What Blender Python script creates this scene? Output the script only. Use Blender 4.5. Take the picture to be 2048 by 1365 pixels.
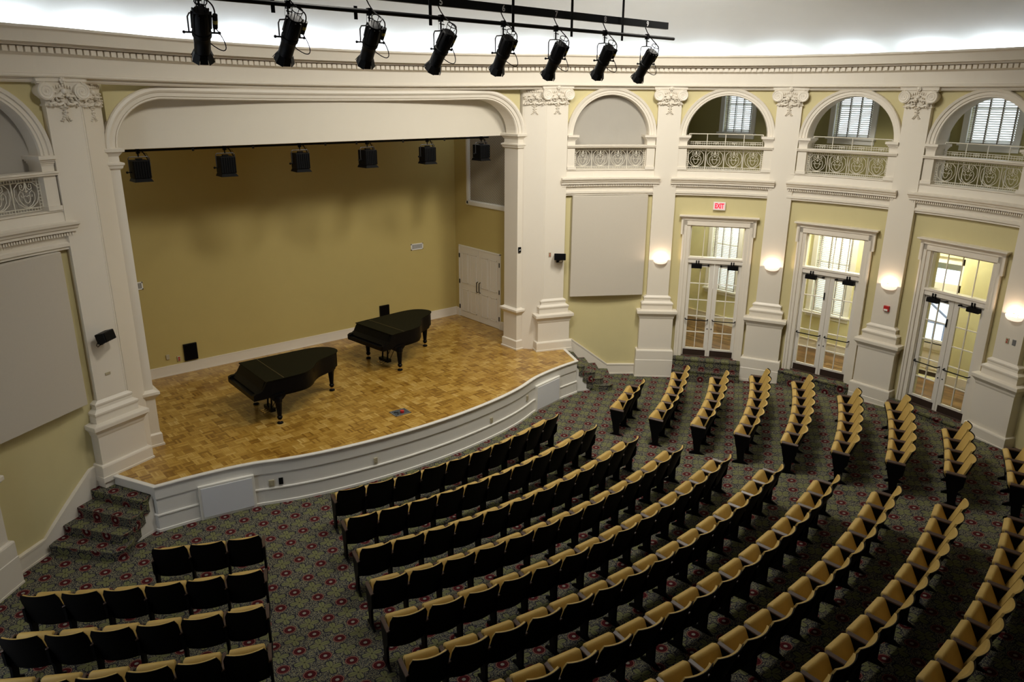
import bpy, math, random
from math import sin, cos, pi, hypot, radians as R_, sqrt
from mathutils import Matrix, Vector
for o in list(bpy.data.objects): bpy.data.objects.remove(o)
random.seed(7)
SC = bpy.context.scene
COL = SC.collection

# ------------------------------------------------------------------ camera
CAMP = Vector((-8.173, -8.135, 7.475))
YAW, PITCH, ROLL, FPX = 0.7068, 0.3140, 0.0069, 1521.8
fw = Vector((sin(YAW)*cos(PITCH), cos(YAW)*cos(PITCH), -sin(PITCH)))
rt = Vector((cos(YAW), -sin(YAW), 0)); up = rt.cross(fw)
rt2 = rt*cos(ROLL)+up*sin(ROLL); up2 = -rt*sin(ROLL)+up*cos(ROLL)
cd = bpy.data.cameras.new('camera'); cam = bpy.data.objects.new('camera', cd); COL.objects.link(cam)
M = Matrix.Identity(4)
for r in range(3):
    M[r][0] = rt2[r]; M[r][1] = up2[r]; M[r][2] = -fw[r]; M[r][3] = CAMP[r]
cam.matrix_world = M
cd.sensor_width = 36; cd.lens = FPX/2048*36; cd.clip_start = .05; cd.clip_end = 300
SC.camera = cam

# ------------------------------------------------------------------ world, exposure, lights
W = bpy.data.worlds.new('world'); SC.world = W; W.use_nodes = True
bg = W.node_tree.nodes['Background']; bg.inputs[0].default_value = (.80, .88, 1.0, 1); bg.inputs[1].default_value = 3.2
SC.view_settings.view_transform = 'Standard'; SC.view_settings.look = 'None'
SC.view_settings.exposure = 0.10; SC.view_settings.gamma = 1.0; SC.view_settings.use_curve_mapping = False
try:
    SC.cycles.max_bounces = 9; SC.cycles.diffuse_bounces = 6; SC.cycles.glossy_bounces = 4
    SC.cycles.use_denoising = True; SC.cycles.sample_clamp_indirect = 6
    SC.cycles.caustics_reflective = False; SC.cycles.caustics_refractive = False
except Exception: pass

def area(name, loc, direction, sx, sy, power, col=(1, 1, 1), spread=None):
    l = bpy.data.lights.new(name, 'AREA'); l.shape = 'RECTANGLE'; l.size = sx; l.size_y = sy
    l.energy = power; l.color = col
    if spread: l.spread = spread
    o = bpy.data.objects.new(name, l); COL.objects.link(o)
    o.location = loc
    return o, l
def aim(o, d, xdir=None):
    z = -Vector(d).normalized()
    x = Vector(xdir) if xdir else Vector((0, 0, 1)).cross(z)
    x = (x - z*x.dot(z)).normalized(); y = z.cross(x)
    m = Matrix.Identity(4)
    for r in range(3):
        m[r][0] = x[r]; m[r][1] = y[r]; m[r][2] = z[r]; m[r][3] = o.location[r]
    o.matrix_world = m
COVE_POWER = 11.0

# ------------------------------------------------------------------ plan of the hall
PIL = {1: (5.346, 5.946, 21.4), 2: (7.729, 4.433, 43.1), 3: (9.302, 2.139, 66.8), 4: (9.652, -.638, 93.0), 5: (9.032, -3.401, 112.3), 6: (7.62, -5.82, 130.0)}
for k, (x, y, a) in list(PIL.items()): PIL[1-k] = (-x, y, -a)
ZS = .894
def floor_z(x, y): return .085*max(0, hypot(x+.15, y-13)-12.7)
def bayframe(i):
    a = Vector(PIL[i][:2]); b = Vector(PIL[i+1][:2]); L = (b-a).length; d = (b-a)/L; n = Vector((-d.y, d.x))
    if n.dot(a+b-Vector((0, -2))) < 0: n = -n
    return a, d, n, L
def bmap(i):
    a, d, n, L = bayframe(i)
    def f(s, off, z, straight=False):
        o = off if straight else off+.14*(1-(2*s/L-1)**2)
        p = a+d*s+n*o
        return (p.x, p.y, z)
    return f, L
def ringpts(step=.35):
    """smooth plan curve through the pilaster faces from P-3 to P6; returns (x,y,nx,ny)"""
    out = []
    def seg_bay(i):
        a, d, n, L = bayframe(i); k = max(4, int(L/step))
        for j in range(k):
            s = L*j/k; e = .14*(1-(2*s/L-1)**2); p = a+d*s+n*e
            sl = -.14*2*(2*s/L-1)*2/L; t = (d+n*sl).normalized(); nn = Vector((-t.y, t.x))
            if nn.dot(n) < 0: nn = -nn
            out.append((p.x, p.y, nn.x, nn.y))
    for i in (-4, -3, -2, -1): seg_bay(i)
    Rr = 5.346/sin(R_(21.4)); cy = 5.946-Rr*cos(R_(21.4)); K = 32
    for j in range(K):
        t = R_(-21.4+42.8*j/K); out.append((Rr*sin(t), cy+Rr*cos(t), sin(t), cos(t)))
    for i in (1, 2, 3, 4, 5): seg_bay(i)
    x, y, a = PIL[6]; out.append((x, y, sin(R_(a)), cos(R_(a))))
    # smooth the normals
    for _ in range(3):
        o2 = out[:]
        for k in range(1, len(out)-1):
            nx = out[k-1][2]+2*out[k][2]+out[k+1][2]; ny = out[k-1][3]+2*out[k][3]+out[k+1][3]; l = hypot(nx, ny)
            o2[k] = (out[k][0], out[k][1], nx/l, ny/l)
        out = o2
    return out
RING = ringpts()
# cove lamps hidden in the trough behind the cornice lip: one tube lamp after another
def resample(pts, d):
    res = []; acc = 0; last = None
    for p in pts:
        q = (p[0]+p[2]*.30, p[1]+p[3]*.30, p[2], p[3])
        if last is None or hypot(q[0]-last[0], q[1]-last[1]) >= d:
            res.append(q); last = q
    return res
for k, (x, y, nx, ny) in enumerate(resample(RING, 1.35)):
    if y < -5 : continue
    if x < 0 and y < 0: continue
    o, l = area('cove_lamp', (x, y, 8.24), None, .75, .08, COVE_POWER, (.86, .93, 1.0))
    aim(o, (nx*.30, ny*.30, 1.0), (-ny, nx, 0))
# unseen fill lights added under the dome to brighten the room, above the frame
FILL_POWER = 158.0
for k, (x, y) in enumerate(((-3.0, 1.0), (.9, 1.6), (4.2, 1.4), (3.8, .3))):
    o, l = area('fill_light', (x, y, 9.95), None, 1.1, 1.1, FILL_POWER, (1.0, .95, .85)); l.shape = 'DISK'
    aim(o, (.35, .40, -1), (1, 0, 0)); l.spread = R_(150)

# ------------------------------------------------------------------ node helper + materials
class N:
    def __init__(s, name):
        s.m = bpy.data.materials.new(name); s.m.use_nodes = True; s.t = s.m.node_tree
        s.b = s.t.nodes['Principled BSDF']; s.out = s.t.nodes['Material Output']
    def new(s, t, **k):
        n = s.t.nodes.new(t)
        for a, b in k.items(): setattr(n, a, b)
        return n
    def lk(s, a, b): s.t.links.new(a, b)
    def put(s, sock, v):
        if hasattr(v, 'node'): s.lk(v, sock)
        else: sock.default_value = v
    def math(s, op, a, b=0.0, c=None):
        n = s.new('ShaderNodeMath', operation=op); s.put(n.inputs[0], a); s.put(n.inputs[1], b)
        if c is not None: s.put(n.inputs[2], c)
        return n.outputs[0]
    def mix(s, f, a, b):
        n = s.new('ShaderNodeMix', data_type='RGBA'); s.put(n.inputs[0], f); s.put(n.inputs[6], a); s.put(n.inputs[7], b); return n.outputs[2]
    def pos(s):
        g = s.new('ShaderNodeNewGeometry'); sp = s.new('ShaderNodeSeparateXYZ'); s.lk(g.outputs['Position'], sp.inputs[0]); return g.outputs['Position'], sp.outputs
    def obj(s):
        g = s.new('ShaderNodeTexCoord'); sp = s.new('ShaderNodeSeparateXYZ'); s.lk(g.outputs['Object'], sp.inputs[0]); return g.outputs['Object'], sp.outputs
    def noise(s, vec, scale, detail=3.0, rough=.5):
        n = s.new('ShaderNodeTexNoise'); s.lk(vec, n.inputs['Vector']); n.inputs['Scale'].default_value = scale; n.inputs['Detail'].default_value = detail; n.inputs['Roughness'].default_value = rough; return n.outputs[0]
    def ramp(s, f, stops):
        n = s.new('ShaderNodeValToRGB'); s.lk(f, n.inputs[0]); cr = n.color_ramp
        while len(cr.elements) < len(stops): cr.elements.new(.5)
        for e, (p, c) in zip(cr.elements, stops): e.position = p; e.color = c if len(c) == 4 else (*c, 1)
        return n.outputs[0]
    def bump(s, h, strength=.2, dist=.01):
        n = s.new('ShaderNodeBump'); n.inputs['Strength'].default_value = strength; n.inputs['Distance'].default_value = dist
        s.lk(h, n.inputs['Height']); s.lk(n.outputs[0], s.b.inputs['Normal'])
def C4(c): return (*c, 1) if len(c) == 3 else c
def srgb(r, g, b):
    f = lambda v: ((v/255+.055)/1.055)**2.4 if v/255 > .04045 else v/255/12.92
    return (f(r), f(g), f(b))
def paint(name, c, rough=.5, var=.06, scale=3.0, metal=0, bump=0, spec=.5):
    n = N(name); v, _ = n.obj(); f = n.noise(v, scale, 4)
    d = tuple(x*(1-var) for x in c); l = tuple(min(1, x*(1+var)) for x in c)
    n.lk(n.mix(f, C4(d), C4(l)), n.b.inputs['Base Color'])
    n.b.inputs['Roughness'].default_value = rough; n.b.inputs['Metallic'].default_value = metal
    n.b.inputs['Specular IOR Level'].default_value = spec
    if bump: n.bump(n.noise(v, 60, 3), bump, .004)
    return n.m
def emis(name, c, s, base=(.8, .8, .8)):
    n = N(name); n.b.inputs['Base Color'].default_value = C4(base)
    n.b.inputs['Emission Color'].default_value = C4(c); n.b.inputs['Emission Strength'].default_value = s
    return n.m
CREAM = paint('cream_trim_paint', (.72, .665, .57), .42, .02)
CREAMW = paint('stage_face_paint', (.70, .68, .63), .38, .02)
YEL = paint('yellow_wall_paint', (.58, .51, .27), .6, .03, bump=.05)
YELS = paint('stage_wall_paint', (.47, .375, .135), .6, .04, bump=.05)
YELG = paint('gallery_shaded_paint', (.33, .29, .11), .6, .03)  # wall yellow darkened so the gallery's dimness sits in the colour
YELC = paint('corridor_wall_paint', (.66, .625, .37), .6, .03)
CEIL = paint('ceiling_plaster', (.84, .88, .92), .8, .02, bump=.1)
PANELF = paint('acoustic_fabric', (.52, .475, .40), .9, .03, 40)
NICHE = paint('niche_fabric', (.38, .355, .31), .9, .03)
PLATEW = paint('access_panel_paint', (.66, .67, .70), .4, .02)
BLK = paint('black_metal', (.0032, .0032, .0036), .5, .2, spec=.15)
BLKS = paint('black_satin_lacquer', (.002, .002, .0024), .35, .1, spec=.10)
LIDM = paint('piano_lid_cover', (.0085, .0078, .0025), .65, .2, 6, spec=.1)
SHELL = paint('dark_chair_shell', (.0022, .002, .0022), .55, .2, spec=.12)
CUSH = paint('tan_upholstery', (.47, .315, .085), .62, .08, 9, bump=.15)
WOODD = paint('dark_armrest_wood', (.075, .045, .032), .35, .25, 12)
BRASS = paint('brass', (.75, .55, .25), .25, .05, metal=1)
WHITEP = paint('white_paint', (.74, .72, .66), .4, .02)
IRON = paint('white_iron', (.70, .66, .56), .45, .03)
DOORW = paint('white_door_paint', (.70, .66, .59), .38, .02)
KICK = paint('dark_kick_plate', (.03, .017, .012), .4, .2)
GREYM = paint('grey_metal', (.25, .26, .27), .4, .1, metal=.6)
YOKE = paint('worn_steel_yoke', (.05, .05, .052), .4, .2, metal=.5)
PLASTIC = paint('beige_plastic', (.42, .37, .25), .4, .03)
REDP = paint('red_plastic', (.45, .02, .02), .35, .05)
BLINDM = paint('blind_slats', (.84, .82, .78), .6, .03)
TAPEM = paint('blind_tape', (.30, .26, .21), .8, .03)
DIMM = paint('dark_void', (.02, .02, .02), .9)
CONC = paint('pale_ground', (.75, .76, .74), .9, .1)
BLUER = paint('blue_grey_rail', (.18, .2, .34), .5)
LABELY = paint('yellow_label', (.65, .55, .12), .5)
WHITEL = emis('white_numeral_paint', (1, 1, 1), .0, (.8, .8, .8))
SCONCE_E = emis('sconce_glass', (1, .78, .60), 1.0)
GLOBE_E = emis('globe_glass', (1, .9, .7), 14.0)
EXIT_E = emis('exit_sign_face', (1, .70, .70), .25, (.7, .5, .5))
EXITR_E = emis('exit_letter_red', (1, .01, .05), .75, (.6, .005, .03))

def glass(name):
    n = N(name); t = n.t
    tr = n.new('ShaderNodeBsdfTransparent'); gl = n.new('ShaderNodeBsdfGlossy'); gl.inputs['Roughness'].default_value = .03
    mx = n.new('ShaderNodeMixShader'); mx.inputs[0].default_value = .06
    tr.inputs[0].default_value = (.95, .97, .95, 1)
    n.lk(tr.outputs[0], mx.inputs[1]); n.lk(gl.outputs[0], mx.inputs[2]); n.lk(mx.outputs[0], n.out.inputs[0]); return n.m
GLASS = glass('door_glass')

def mesh_screen(name):
    n = N(name); v, s = n.obj()
    a = n.math('FRACT', n.math('MULTIPLY', n.math('ADD', s[1], s[2]), 14.0)); b = n.math('FRACT', n.math('MULTIPLY', n.math('SUBTRACT', s[1], s[2]), 14.0))
    la = n.math('LESS_THAN', a, .3); lb = n.math('LESS_THAN', b, .3); f = n.math('MAXIMUM', la, lb)
    n.lk(n.mix(f, (.16, .13, .08, 1), (.42, .38, .30, 1)), n.b.inputs['Base Color']); n.b.inputs['Roughness'].default_value = .7
    return n.m
SCREEN = mesh_screen('wire_mesh_screen')

def parquet():
    n = N('parquet_blocks'); v, s = n.pos(); cs = .19
    u = n.math('DIVIDE', s[0], cs); w = n.math('DIVIDE', s[1], cs)
    cu = n.math('FLOOR', u); cw = n.math('FLOOR', w)
    par = n.math('MODULO', n.math('ABSOLUTE', n.math('ADD', cu, cw)), 2.0)
    fu = n.math('SUBTRACT', u, cu); fv = n.math('SUBTRACT', w, cw)
    # strip coordinate across the fingers
    inv = n.math('SUBTRACT', 1.0, par)
    st = n.math('ADD', n.math('MULTIPLY', fu, par), n.math('MULTIPLY', fv, inv))
    si = n.math('FLOOR', n.math('MULTIPLY', st, 5.0))
    cmb = n.new('ShaderNodeCombineXYZ'); n.lk(cu, cmb.inputs[0]); n.lk(cw, cmb.inputs[1]); n.lk(si, cmb.inputs[2])
    wn = n.new('ShaderNodeTexWhiteNoise', noise_dimensions='3D'); n.lk(cmb.outputs[0], wn.inputs['Vector'])
    cmb2 = n.new('ShaderNodeCombineXYZ'); n.lk(cu, cmb2.inputs[0]); n.lk(cw, cmb2.inputs[1])
    wn2 = n.new('ShaderNodeTexWhiteNoise', noise_dimensions='3D'); n.lk(cmb2.outputs[0], wn2.inputs['Vector'])
    big = n.noise(v, .8, 2)
    val = n.math('ADD', n.math('ADD', n.math('MULTIPLY', wn.outputs[0], .38), n.math('MULTIPLY', wn2.outputs[0], .36)), n.math('MULTIPLY', big, .30))
    fs = n.math('FRACT', n.math('MULTIPLY', st, 5.0))
    gap = n.math('LESS_THAN', fs, .07)
    col = n.ramp(val, [(.18, (.19, .09, .011)), (.42, (.33, .18, .027)), (.68, (.45, .275, .056)), (.9, (.56, .38, .12))])
    col = n.mix(gap, col, (.22, .10, .02, 1))
    # worn darker patch upstage left where a scuff remains
    dx = n.math('SUBTRACT', s[0], -2.75); dy = n.math('SUBTRACT', s[1], 9.1)
    d = n.math('SQRT', n.math('ADD', n.math('MULTIPLY', dx, dx), n.math('MULTIPLY', dy, dy)))
    f = n.math('MULTIPLY', n.math('SUBTRACT', 1.0, n.math('MINIMUM', n.math('DIVIDE', d, .45), 1.0)), .7)
    col = n.mix(f, col, (.16, .06, .015, 1))
    n.lk(col, n.b.inputs['Base Color']); n.b.inputs['Roughness'].default_value = .30
    n.b.inputs['Coat Weight'].default_value = .15
    n.bump(wn2.outputs[0], .03, .002)
    return n.m
PARQ = parquet()

def carpet(name='patterned_carpet', steps=False):
    n = N(name); v, s = n.pos(); a = R_(-56.3); sp = .405
    if steps:   # the pattern runs on down the risers
        g2 = n.new('ShaderNodeNewGeometry'); sn = n.new('ShaderNodeSeparateXYZ'); n.lk(g2.outputs['True Normal'], sn.inputs[0])
        cb = n.new('ShaderNodeCombineXYZ'); n.lk(n.math('SUBTRACT', s[0], n.math('MULTIPLY', s[2], sn.outputs[0])), cb.inputs[0]); n.lk(n.math('SUBTRACT', s[1], n.math('MULTIPLY', s[2], sn.outputs[1])), cb.inputs[1])
        v = cb.outputs[0]; sp_ = n.new('ShaderNodeSeparateXYZ'); n.lk(v, sp_.inputs[0]); s = sp_.outputs
    # lattice coordinates anchored at one medallion
    x = n.math('SUBTRACT', s[0], -4.498); y = n.math('SUBTRACT', s[1], 4.472)
    p = n.math('DIVIDE', n.math('ADD', n.math('MULTIPLY', x, cos(a)), n.math('MULTIPLY', y, sin(a))), sp)
    q = n.math('DIVIDE', n.math('ADD', n.math('MULTIPLY', x, -sin(a)), n.math('MULTIPLY', y, cos(a))), sp)
    def cell(p, q, ox, oy):
        fp = n.math('SUBTRACT', n.math('FRACT', n.math('ADD', p, .5+ox)), .5); fq = n.math('SUBTRACT', n.math('FRACT', n.math('ADD', q, .5+oy)), .5)
        r = n.math('SQRT', n.math('ADD', n.math('MULTIPLY', fp, fp), n.math('MULTIPLY', fq, fq))); return fp, fq, r
    _, _, r = cell(p, q, 0, 0)
    fp, fq, r2 = cell(p, q, .5, .5)
    th = n.math('ARCTAN2', fq, fp)
    pet = n.math('ABSOLUTE', n.math('SINE', n.math('MULTIPLY', th, 2.0)))          # four petals on the diagonals
    rad = n.math('ADD', n.math('MULTIPLY', n.math('POWER', pet, .8), .36), .035)
    rad = n.math('MINIMUM', rad, .375); inpet = n.math('LESS_THAN', r2, rad)
    edge = n.math('LESS_THAN', n.math('ABSOLUTE', n.math('SUBTRACT', r2, rad)), .026)
    vein = n.math('LESS_THAN', n.math('ABSOLUTE', n.math('COSINE', n.math('MULTIPLY', th, 2.0))), .10)
    vor = n.new('ShaderNodeTexVoronoi', feature='DISTANCE_TO_EDGE'); n.lk(v, vor.inputs['Vector']); vor.inputs['Scale'].default_value = 55
    sq = n.math('LESS_THAN', vor.outputs[0], .14)
    n1 = n.math('GREATER_THAN', n.noise(v, 38, 2), .52)
    navy = (.018, .018, .028, 1); tan = (.30, .28, .155, 1); grn = (.150, .150, .070, 1)
    base = n.mix(n1, tan, (.15, .148, .12, 1)); base = n.mix(sq, base, navy)
    c = n.mix(inpet, base, grn); c = n.mix(n.math('MULTIPLY', vein, inpet), c, (.05, .06, .03, 1)); c = n.mix(edge, c, navy)
    core = n.math('LESS_THAN', r2, .035); c = n.mix(core, c, (.03, .03, .02, 1))
    for rr, cc in ((.235, (.045, .012, .02, 1)), (.218, (.24, .10, .075, 1)), (.190, (.030, .006, .007, 1)), (.175, (.065, .008, .010, 1)), (.09, (.03, .010, .010, 1)), (.065, (.22, .20, .17, 1))):
        c = n.mix(n.math('LESS_THAN', r, rr), c, cc)
    n.lk(c, n.b.inputs['Base Color']); n.b.inputs['Roughness'].default_value = .95; n.b.inputs['Specular IOR Level'].default_value = .1
    n.bump(n.noise(v, 220, 2), .3, .004)
    return n.m
CARP = carpet(); CARPS = carpet('patterned_stair_carpet', True)

def planks():
    n = N('corridor_oak_planks'); v, s = n.pos()
    pi_ = n.math('FLOOR', n.math('DIVIDE', s[0], .09)); row = n.math('FLOOR', n.math('DIVIDE', n.math('ADD', s[1], n.math('MULTIPLY', pi_, .37)), .9))
    cmb = n.new('ShaderNodeCombineXYZ'); n.lk(pi_, cmb.inputs[0]); n.lk(row, cmb.inputs[1])
    wn = n.new('ShaderNodeTexWhiteNoise', noise_dimensions='3D'); n.lk(cmb.outputs[0], wn.inputs['Vector'])
    col = n.ramp(wn.outputs[0], [(0, (.075, .036, .013)), (.5, (.13, .068, .026)), (1, (.23, .13, .055))])
    n.lk(col, n.b.inputs['Base Color']); n.b.inputs['Roughness'].default_value = .3
    return n.m
PLANK = planks()

# ------------------------------------------------------------------ mesh builder and object helpers
class MB:
    def __init__(s, f=None): s.v = []; s.fc = []; s.f = f
    def add(s, vs, fs):
        o = len(s.v)
        if s.f: vs = [s.f(*p) for p in vs]
        s.v += [tuple(p) for p in vs]; s.fc += [tuple(i+o for i in f) for f in fs]; return s
    def box(s, x0, x1, y0, y1, z0, z1, m=None):
        vs = [(x, y, z) for z in (z0, z1) for y in (y0, y1) for x in (x0, x1)]
        if m is not None: vs = [tuple(m @ Vector(p)) for p in vs]
        return s.add(vs, [(0, 2, 3, 1), (4, 5, 7, 6), (0, 1, 5, 4), (2, 6, 7, 3), (0, 4, 6, 2), (1, 3, 7, 5)])
    def stack(s, lv, yb):
        """lofted rectangles: (halfwidth, front y, z) with a common back plane"""
        vs = []
        for w, y, z in lv: vs += [(-w, y, z), (w, y, z), (w, yb, z), (-w, yb, z)]
        fs = [(3, 2, 1, 0)]
        for k in range(len(lv)-1):
            a = 4*k
            for j in range(4): fs.append((a+j, a+(j+1) % 4, a+4+(j+1) % 4, a+4+j))
        a = 4*(len(lv)-1); fs.append((a, a+1, a+2, a+3)); return s.add(vs, fs)
    def loft(s, rings, close=True, caps=True):
        n = len(rings[0]); vs = [p for r in rings for p in r]; fs = []
        for k in range(len(rings)-1):
            for j in range(n if close else n-1):
                j2 = (j+1) % n; fs.append((k*n+j, k*n+j2, (k+1)*n+j2, (k+1)*n+j))
        if caps and close:
            fs.append(tuple(range(n))[::-1]); fs.append(tuple((len(rings)-1)*n+j for j in range(n)))
        return s.add(vs, fs)
    def prism(s, poly, z0, z1):
        zt = z1 if callable(z1) else (lambda x, y: z1); zb = z0 if callable(z0) else (lambda x, y: z0)
        a = sum(poly[i][0]*poly[(i+1) % len(poly)][1]-poly[(i+1) % len(poly)][0]*poly[i][1] for i in range(len(poly)))
        if a < 0: poly = poly[::-1]
        return s.loft([[(x, y, zb(x, y)) for x, y in poly], [(x, y, zt(x, y)) for x, y in poly]])
    def tube(s, pts, r, n=6, caps=True):
        P = [Vector(p) for p in pts]; rings = []; last = None
        for k, p in enumerate(P):
            t = (P[min(k+1, len(P)-1)]-P[max(k-1, 0)])
            t = t.normalized() if t.length > 1e-9 else Vector((0, 0, 1))
            u = last if last is not None else (Vector((0, 0, 1)) if abs(t.z) < .9 else Vector((1, 0, 0)))
            u = (u-t*u.dot(t)); u = u.normalized() if u.length > 1e-6 else t.orthogonal().normalized()
            last = u; w = t.cross(u); rr = r[k] if isinstance(r, (list, tuple)) else r
            rings.append([tuple(p+(u*cos(2*pi*j/n)+w*sin(2*pi*j/n))*rr) for j in range(n)])
        return s.loft(rings, True, caps)
    def lathe(s, prof, m=None, n=16):
        m = m or Matrix.Identity(4); rings = []
        for r, z in prof: rings.append([tuple(m @ Vector((r*cos(2*pi*j/n), r*sin(2*pi*j/n), z))) for j in range(n)])
        return s.loft(rings)
    def ball(s, c, r, n=8, k=5):
        rx, ry, rz = r if isinstance(r, tuple) else (r, r, r); rings = []
        for i in range(k+1):
            t = pi*(i+.02)/(k+.04)-pi/2
            rings.append([(c[0]+rx*cos(t)*cos(2*pi*j/n), c[1]+ry*cos(t)*sin(2*pi*j/n), c[2]+rz*sin(t)) for j in range(n)])
        return s.loft(rings)
    def build(s, name, mat, parent=None, smooth=False, bevel=0, root=None):
        me = bpy.data.meshes.new(name); vs = s.v
        if root is not None: vs = [(x-root[0], y-root[1], z-root[2]) for x, y, z in vs]
        me.from_pydata(vs, [], s.fc); me.update()
        import bmesh
        b = bmesh.new(); b.from_mesh(me); bmesh.ops.recalc_face_normals(b, faces=b.faces); b.to_mesh(me); b.free()
        if smooth:
            for p in me.polygons: p.use_smooth = True
            try: me.set_sharp_from_angle(angle=R_(38))
            except Exception: pass
        me.materials.append(mat); o = bpy.data.objects.new(name, me); COL.objects.link(o)
        if parent is not None: o.parent = parent
        if bevel:
            md = o.modifiers.new('bevel', 'BEVEL'); md.width = bevel; md.segments = 2; md.limit_method = 'ANGLE'; md.angle_limit = R_(40)
        return o
def thing(name, label, cat, loc=(0, 0, 0), rz=0, group=None):
    o = bpy.data.objects.new(name, None); COL.objects.link(o); o.empty_display_size = .1
    o.location = loc; o.rotation_euler = (0, 0, rz); o['label'] = label; o['category'] = cat
    if group: o['group'] = group
    return o
def tag(o, label, cat, group=None):
    o['label'] = label; o['category'] = cat
    if group: o['group'] = group
    return o
def struct(o): o['kind'] = 'structure'; return o
def dup(root, loc, rz, label=None, group=None):
    r = root.copy(); COL.objects.link(r); r.location = loc; r.rotation_euler = (0, 0, rz)
    if label: r['label'] = label
    if group: r['group'] = group
    for ch in list(root.children):
        c = ch.copy(); COL.objects.link(c); c.parent = r
        for g in list(ch.children):
            d = g.copy(); COL.objects.link(d); d.parent = c
    return r
ORD = ['first', 'second', 'third', 'fourth', 'fifth', 'sixth', 'seventh', 'eighth', 'ninth', 'tenth', 'eleventh', 'twelfth', 'thirteenth', 'fourteenth', 'fifteenth', 'sixteenth', 'seventeenth', 'eighteenth', 'nineteenth']
TN = [0]
def trim(mb, mat=None, smooth=False):
    TN[0] += 1; return struct(mb.build('trim_%d' % TN[0], mat or CREAM, smooth=smooth))

# ------------------------------------------------------------------ shell: floor, rear enclosure, dome
OUT = []
for (x, y, nx, ny) in RING: OUT.append((x+nx*.30, y+ny*.30))
hx, hy = OUT[-1]
# rear enclosure points (behind the camera and behind the last rows)
lx, ly = OUT[0]
# cut the left part of the ring behind the pilaster beyond the left edge of the picture
OUTL = [p for p in OUT if not (p[0] < 0 and p[1] < 1.0)]
REAR = [(8.6, -8.2), (6.5, -11.5), (1.0, -13.2), (-6.0, -13.2), (-10.6, -11.4), (-12.2, -7.6), (-11.6, -3.0)]
POLY = OUTL+REAR
cx0, cy0 = 0.0, -1.5
fl = MB(); K = len(POLY); NR = 16; vs = [(cx0, cy0, floor_z(cx0, cy0))]
for t in range(1, NR+1):
    for (x, y) in POLY:
        X = cx0+(x-cx0)*t/NR; Y = cy0+(y-cy0)*t/NR
        vs.append((X, Y, floor_z(X, Y)))
fs = [(0, 1+j, 1+(j+1) % K) for j in range(K)]
for t in range(NR-1):
    for j in range(K):
        j2 = (j+1) % K; fs.append((1+t*K+j, 1+(t+1)*K+j, 1+(t+1)*K+j2, 1+t*K+j2))
fl.add(vs, fs); struct(fl.build('floor', CARP, smooth=True))
rw = MB(); prs = [OUTL[-1]]+REAR+[OUTL[0]]
for k in range(len(prs)-1):
    (x0, y0), (x1, y1) = prs[k], prs[k+1]
    rw.add([(x0, y0, -.2), (x1, y1, -.2), (x1, y1, 8.5), (x0, y0, 8.5)], [(0, 1, 2, 3)])
struct(rw.build('wall_rear', paint('dark_rear_absorber', (.10, .085, .06), .6)))  # unseen wall, coloured dark to cut light bounced onto the rear seats
# dome: springs behind the cove trough
DOUT = [(x+nx*.95, y+ny*.95) for (x, y, nx, ny) in RING if not (x < 0 and y < .9)]+[(x*1.06, y*1.04) for x, y in REAR]
dm = MB(); K = len(DOUT); NR = 22; vs = []
for t in range(NR):
    u = t/(NR-1)*.97; z = 8.12+2.5*(1-(1-u)**2.4)
    for (x, y) in DOUT: vs.append((cx0+(x-cx0)*(1-u), cy0+(y-cy0)*(1-u), z))
fs = []
for t in range(NR-1):
    for j in range(K):
        j2 = (j+1) % K; fs.append((t*K+j, t*K+j2, (t+1)*K+j2, (t+1)*K+j))
vs.append((cx0, cy0, 10.62)); c = len(vs)-1
for j in range(K): fs.append(((NR-1)*K+j, (NR-1)*K+(j+1) % K, c))
dm.add(vs, fs); struct(dm.build('ceiling', CEIL, smooth=True))

# ------------------------------------------------------------------ entablature ring
def sag(x, y):  # the long span over the stage hangs a little
    return -.065*max(0, 1-(x/5.3)**2) if y > 5.9 else 0
def ring(mb, prof, sel, sagf=True):
    rings = []
    for (x, y, nx, ny) in sel:
        dz = sag(x, y) if sagf else 0
        rings.append([(x+nx*o, y+ny*o, z+dz) for o, z in prof])
    mb.loft(rings)
VIS = [p for p in RING if not (p[0] < 0 and p[1] < .9)]
e = MB()
ring(e, [(.32, 7.60), (.20, 7.60), (.17, 7.63), (.17, 7.665), (.12, 7.675), (.075, 7.68), (.065, 7.70), (.075, 7.725), (.10, 7.735), (.10, 7.985), (.07, 8.0), (.03, 8.02), (.03, 8.115),
         (-.09, 8.12), (-.09, 8.185), (-.11, 8.195), (-.12, 8.21), (-.17, 8.25), (-.19, 8.255), (-.20, 8.275), (-.235, 8.33), (-.28, 8.35), (-.285, 8.385), (-.24, 8.39), (-.20, 8.16), (.93, 8.16), (.93, 8.0), (.32, 8.0)], VIS)
trim(e, CREAM)
dn = MB()
acc = 0; prev = None
for k in range(len(VIS)-1):
    x0, y0, nx0, ny0 = VIS[k]; x1, y1, nx1, ny1 = VIS[k+1]; L = hypot(x1-x0, y1-y0); m = max(1, round(L/.115))
    for j in range(m):
        t = (j+.5)/m; x = x0+(x1-x0)*t; y = y0+(y1-y0)*t; nx = nx0+(nx1-nx0)*t; ny = ny0+(ny1-ny0)*t; l = hypot(nx, ny); nx /= l; ny /= l
        X = Vector((ny, -nx)); w = .042; dz = sag(x, y); q = []
        for z in (8.025, 8.105):
            for (sx, o) in ((-w, -.025), (w, -.025), (w, .04), (-w, .04)):
                q.append((x+X.x*sx+nx*o, y+X.y*sx+ny*o, z+dz))
        dn.add(q, [(0, 1, 5, 4), (1, 2, 6, 5), (3, 0, 4, 7), (0, 3, 2, 1), (4, 5, 6, 7)])
trim(dn, CREAM)

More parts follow.
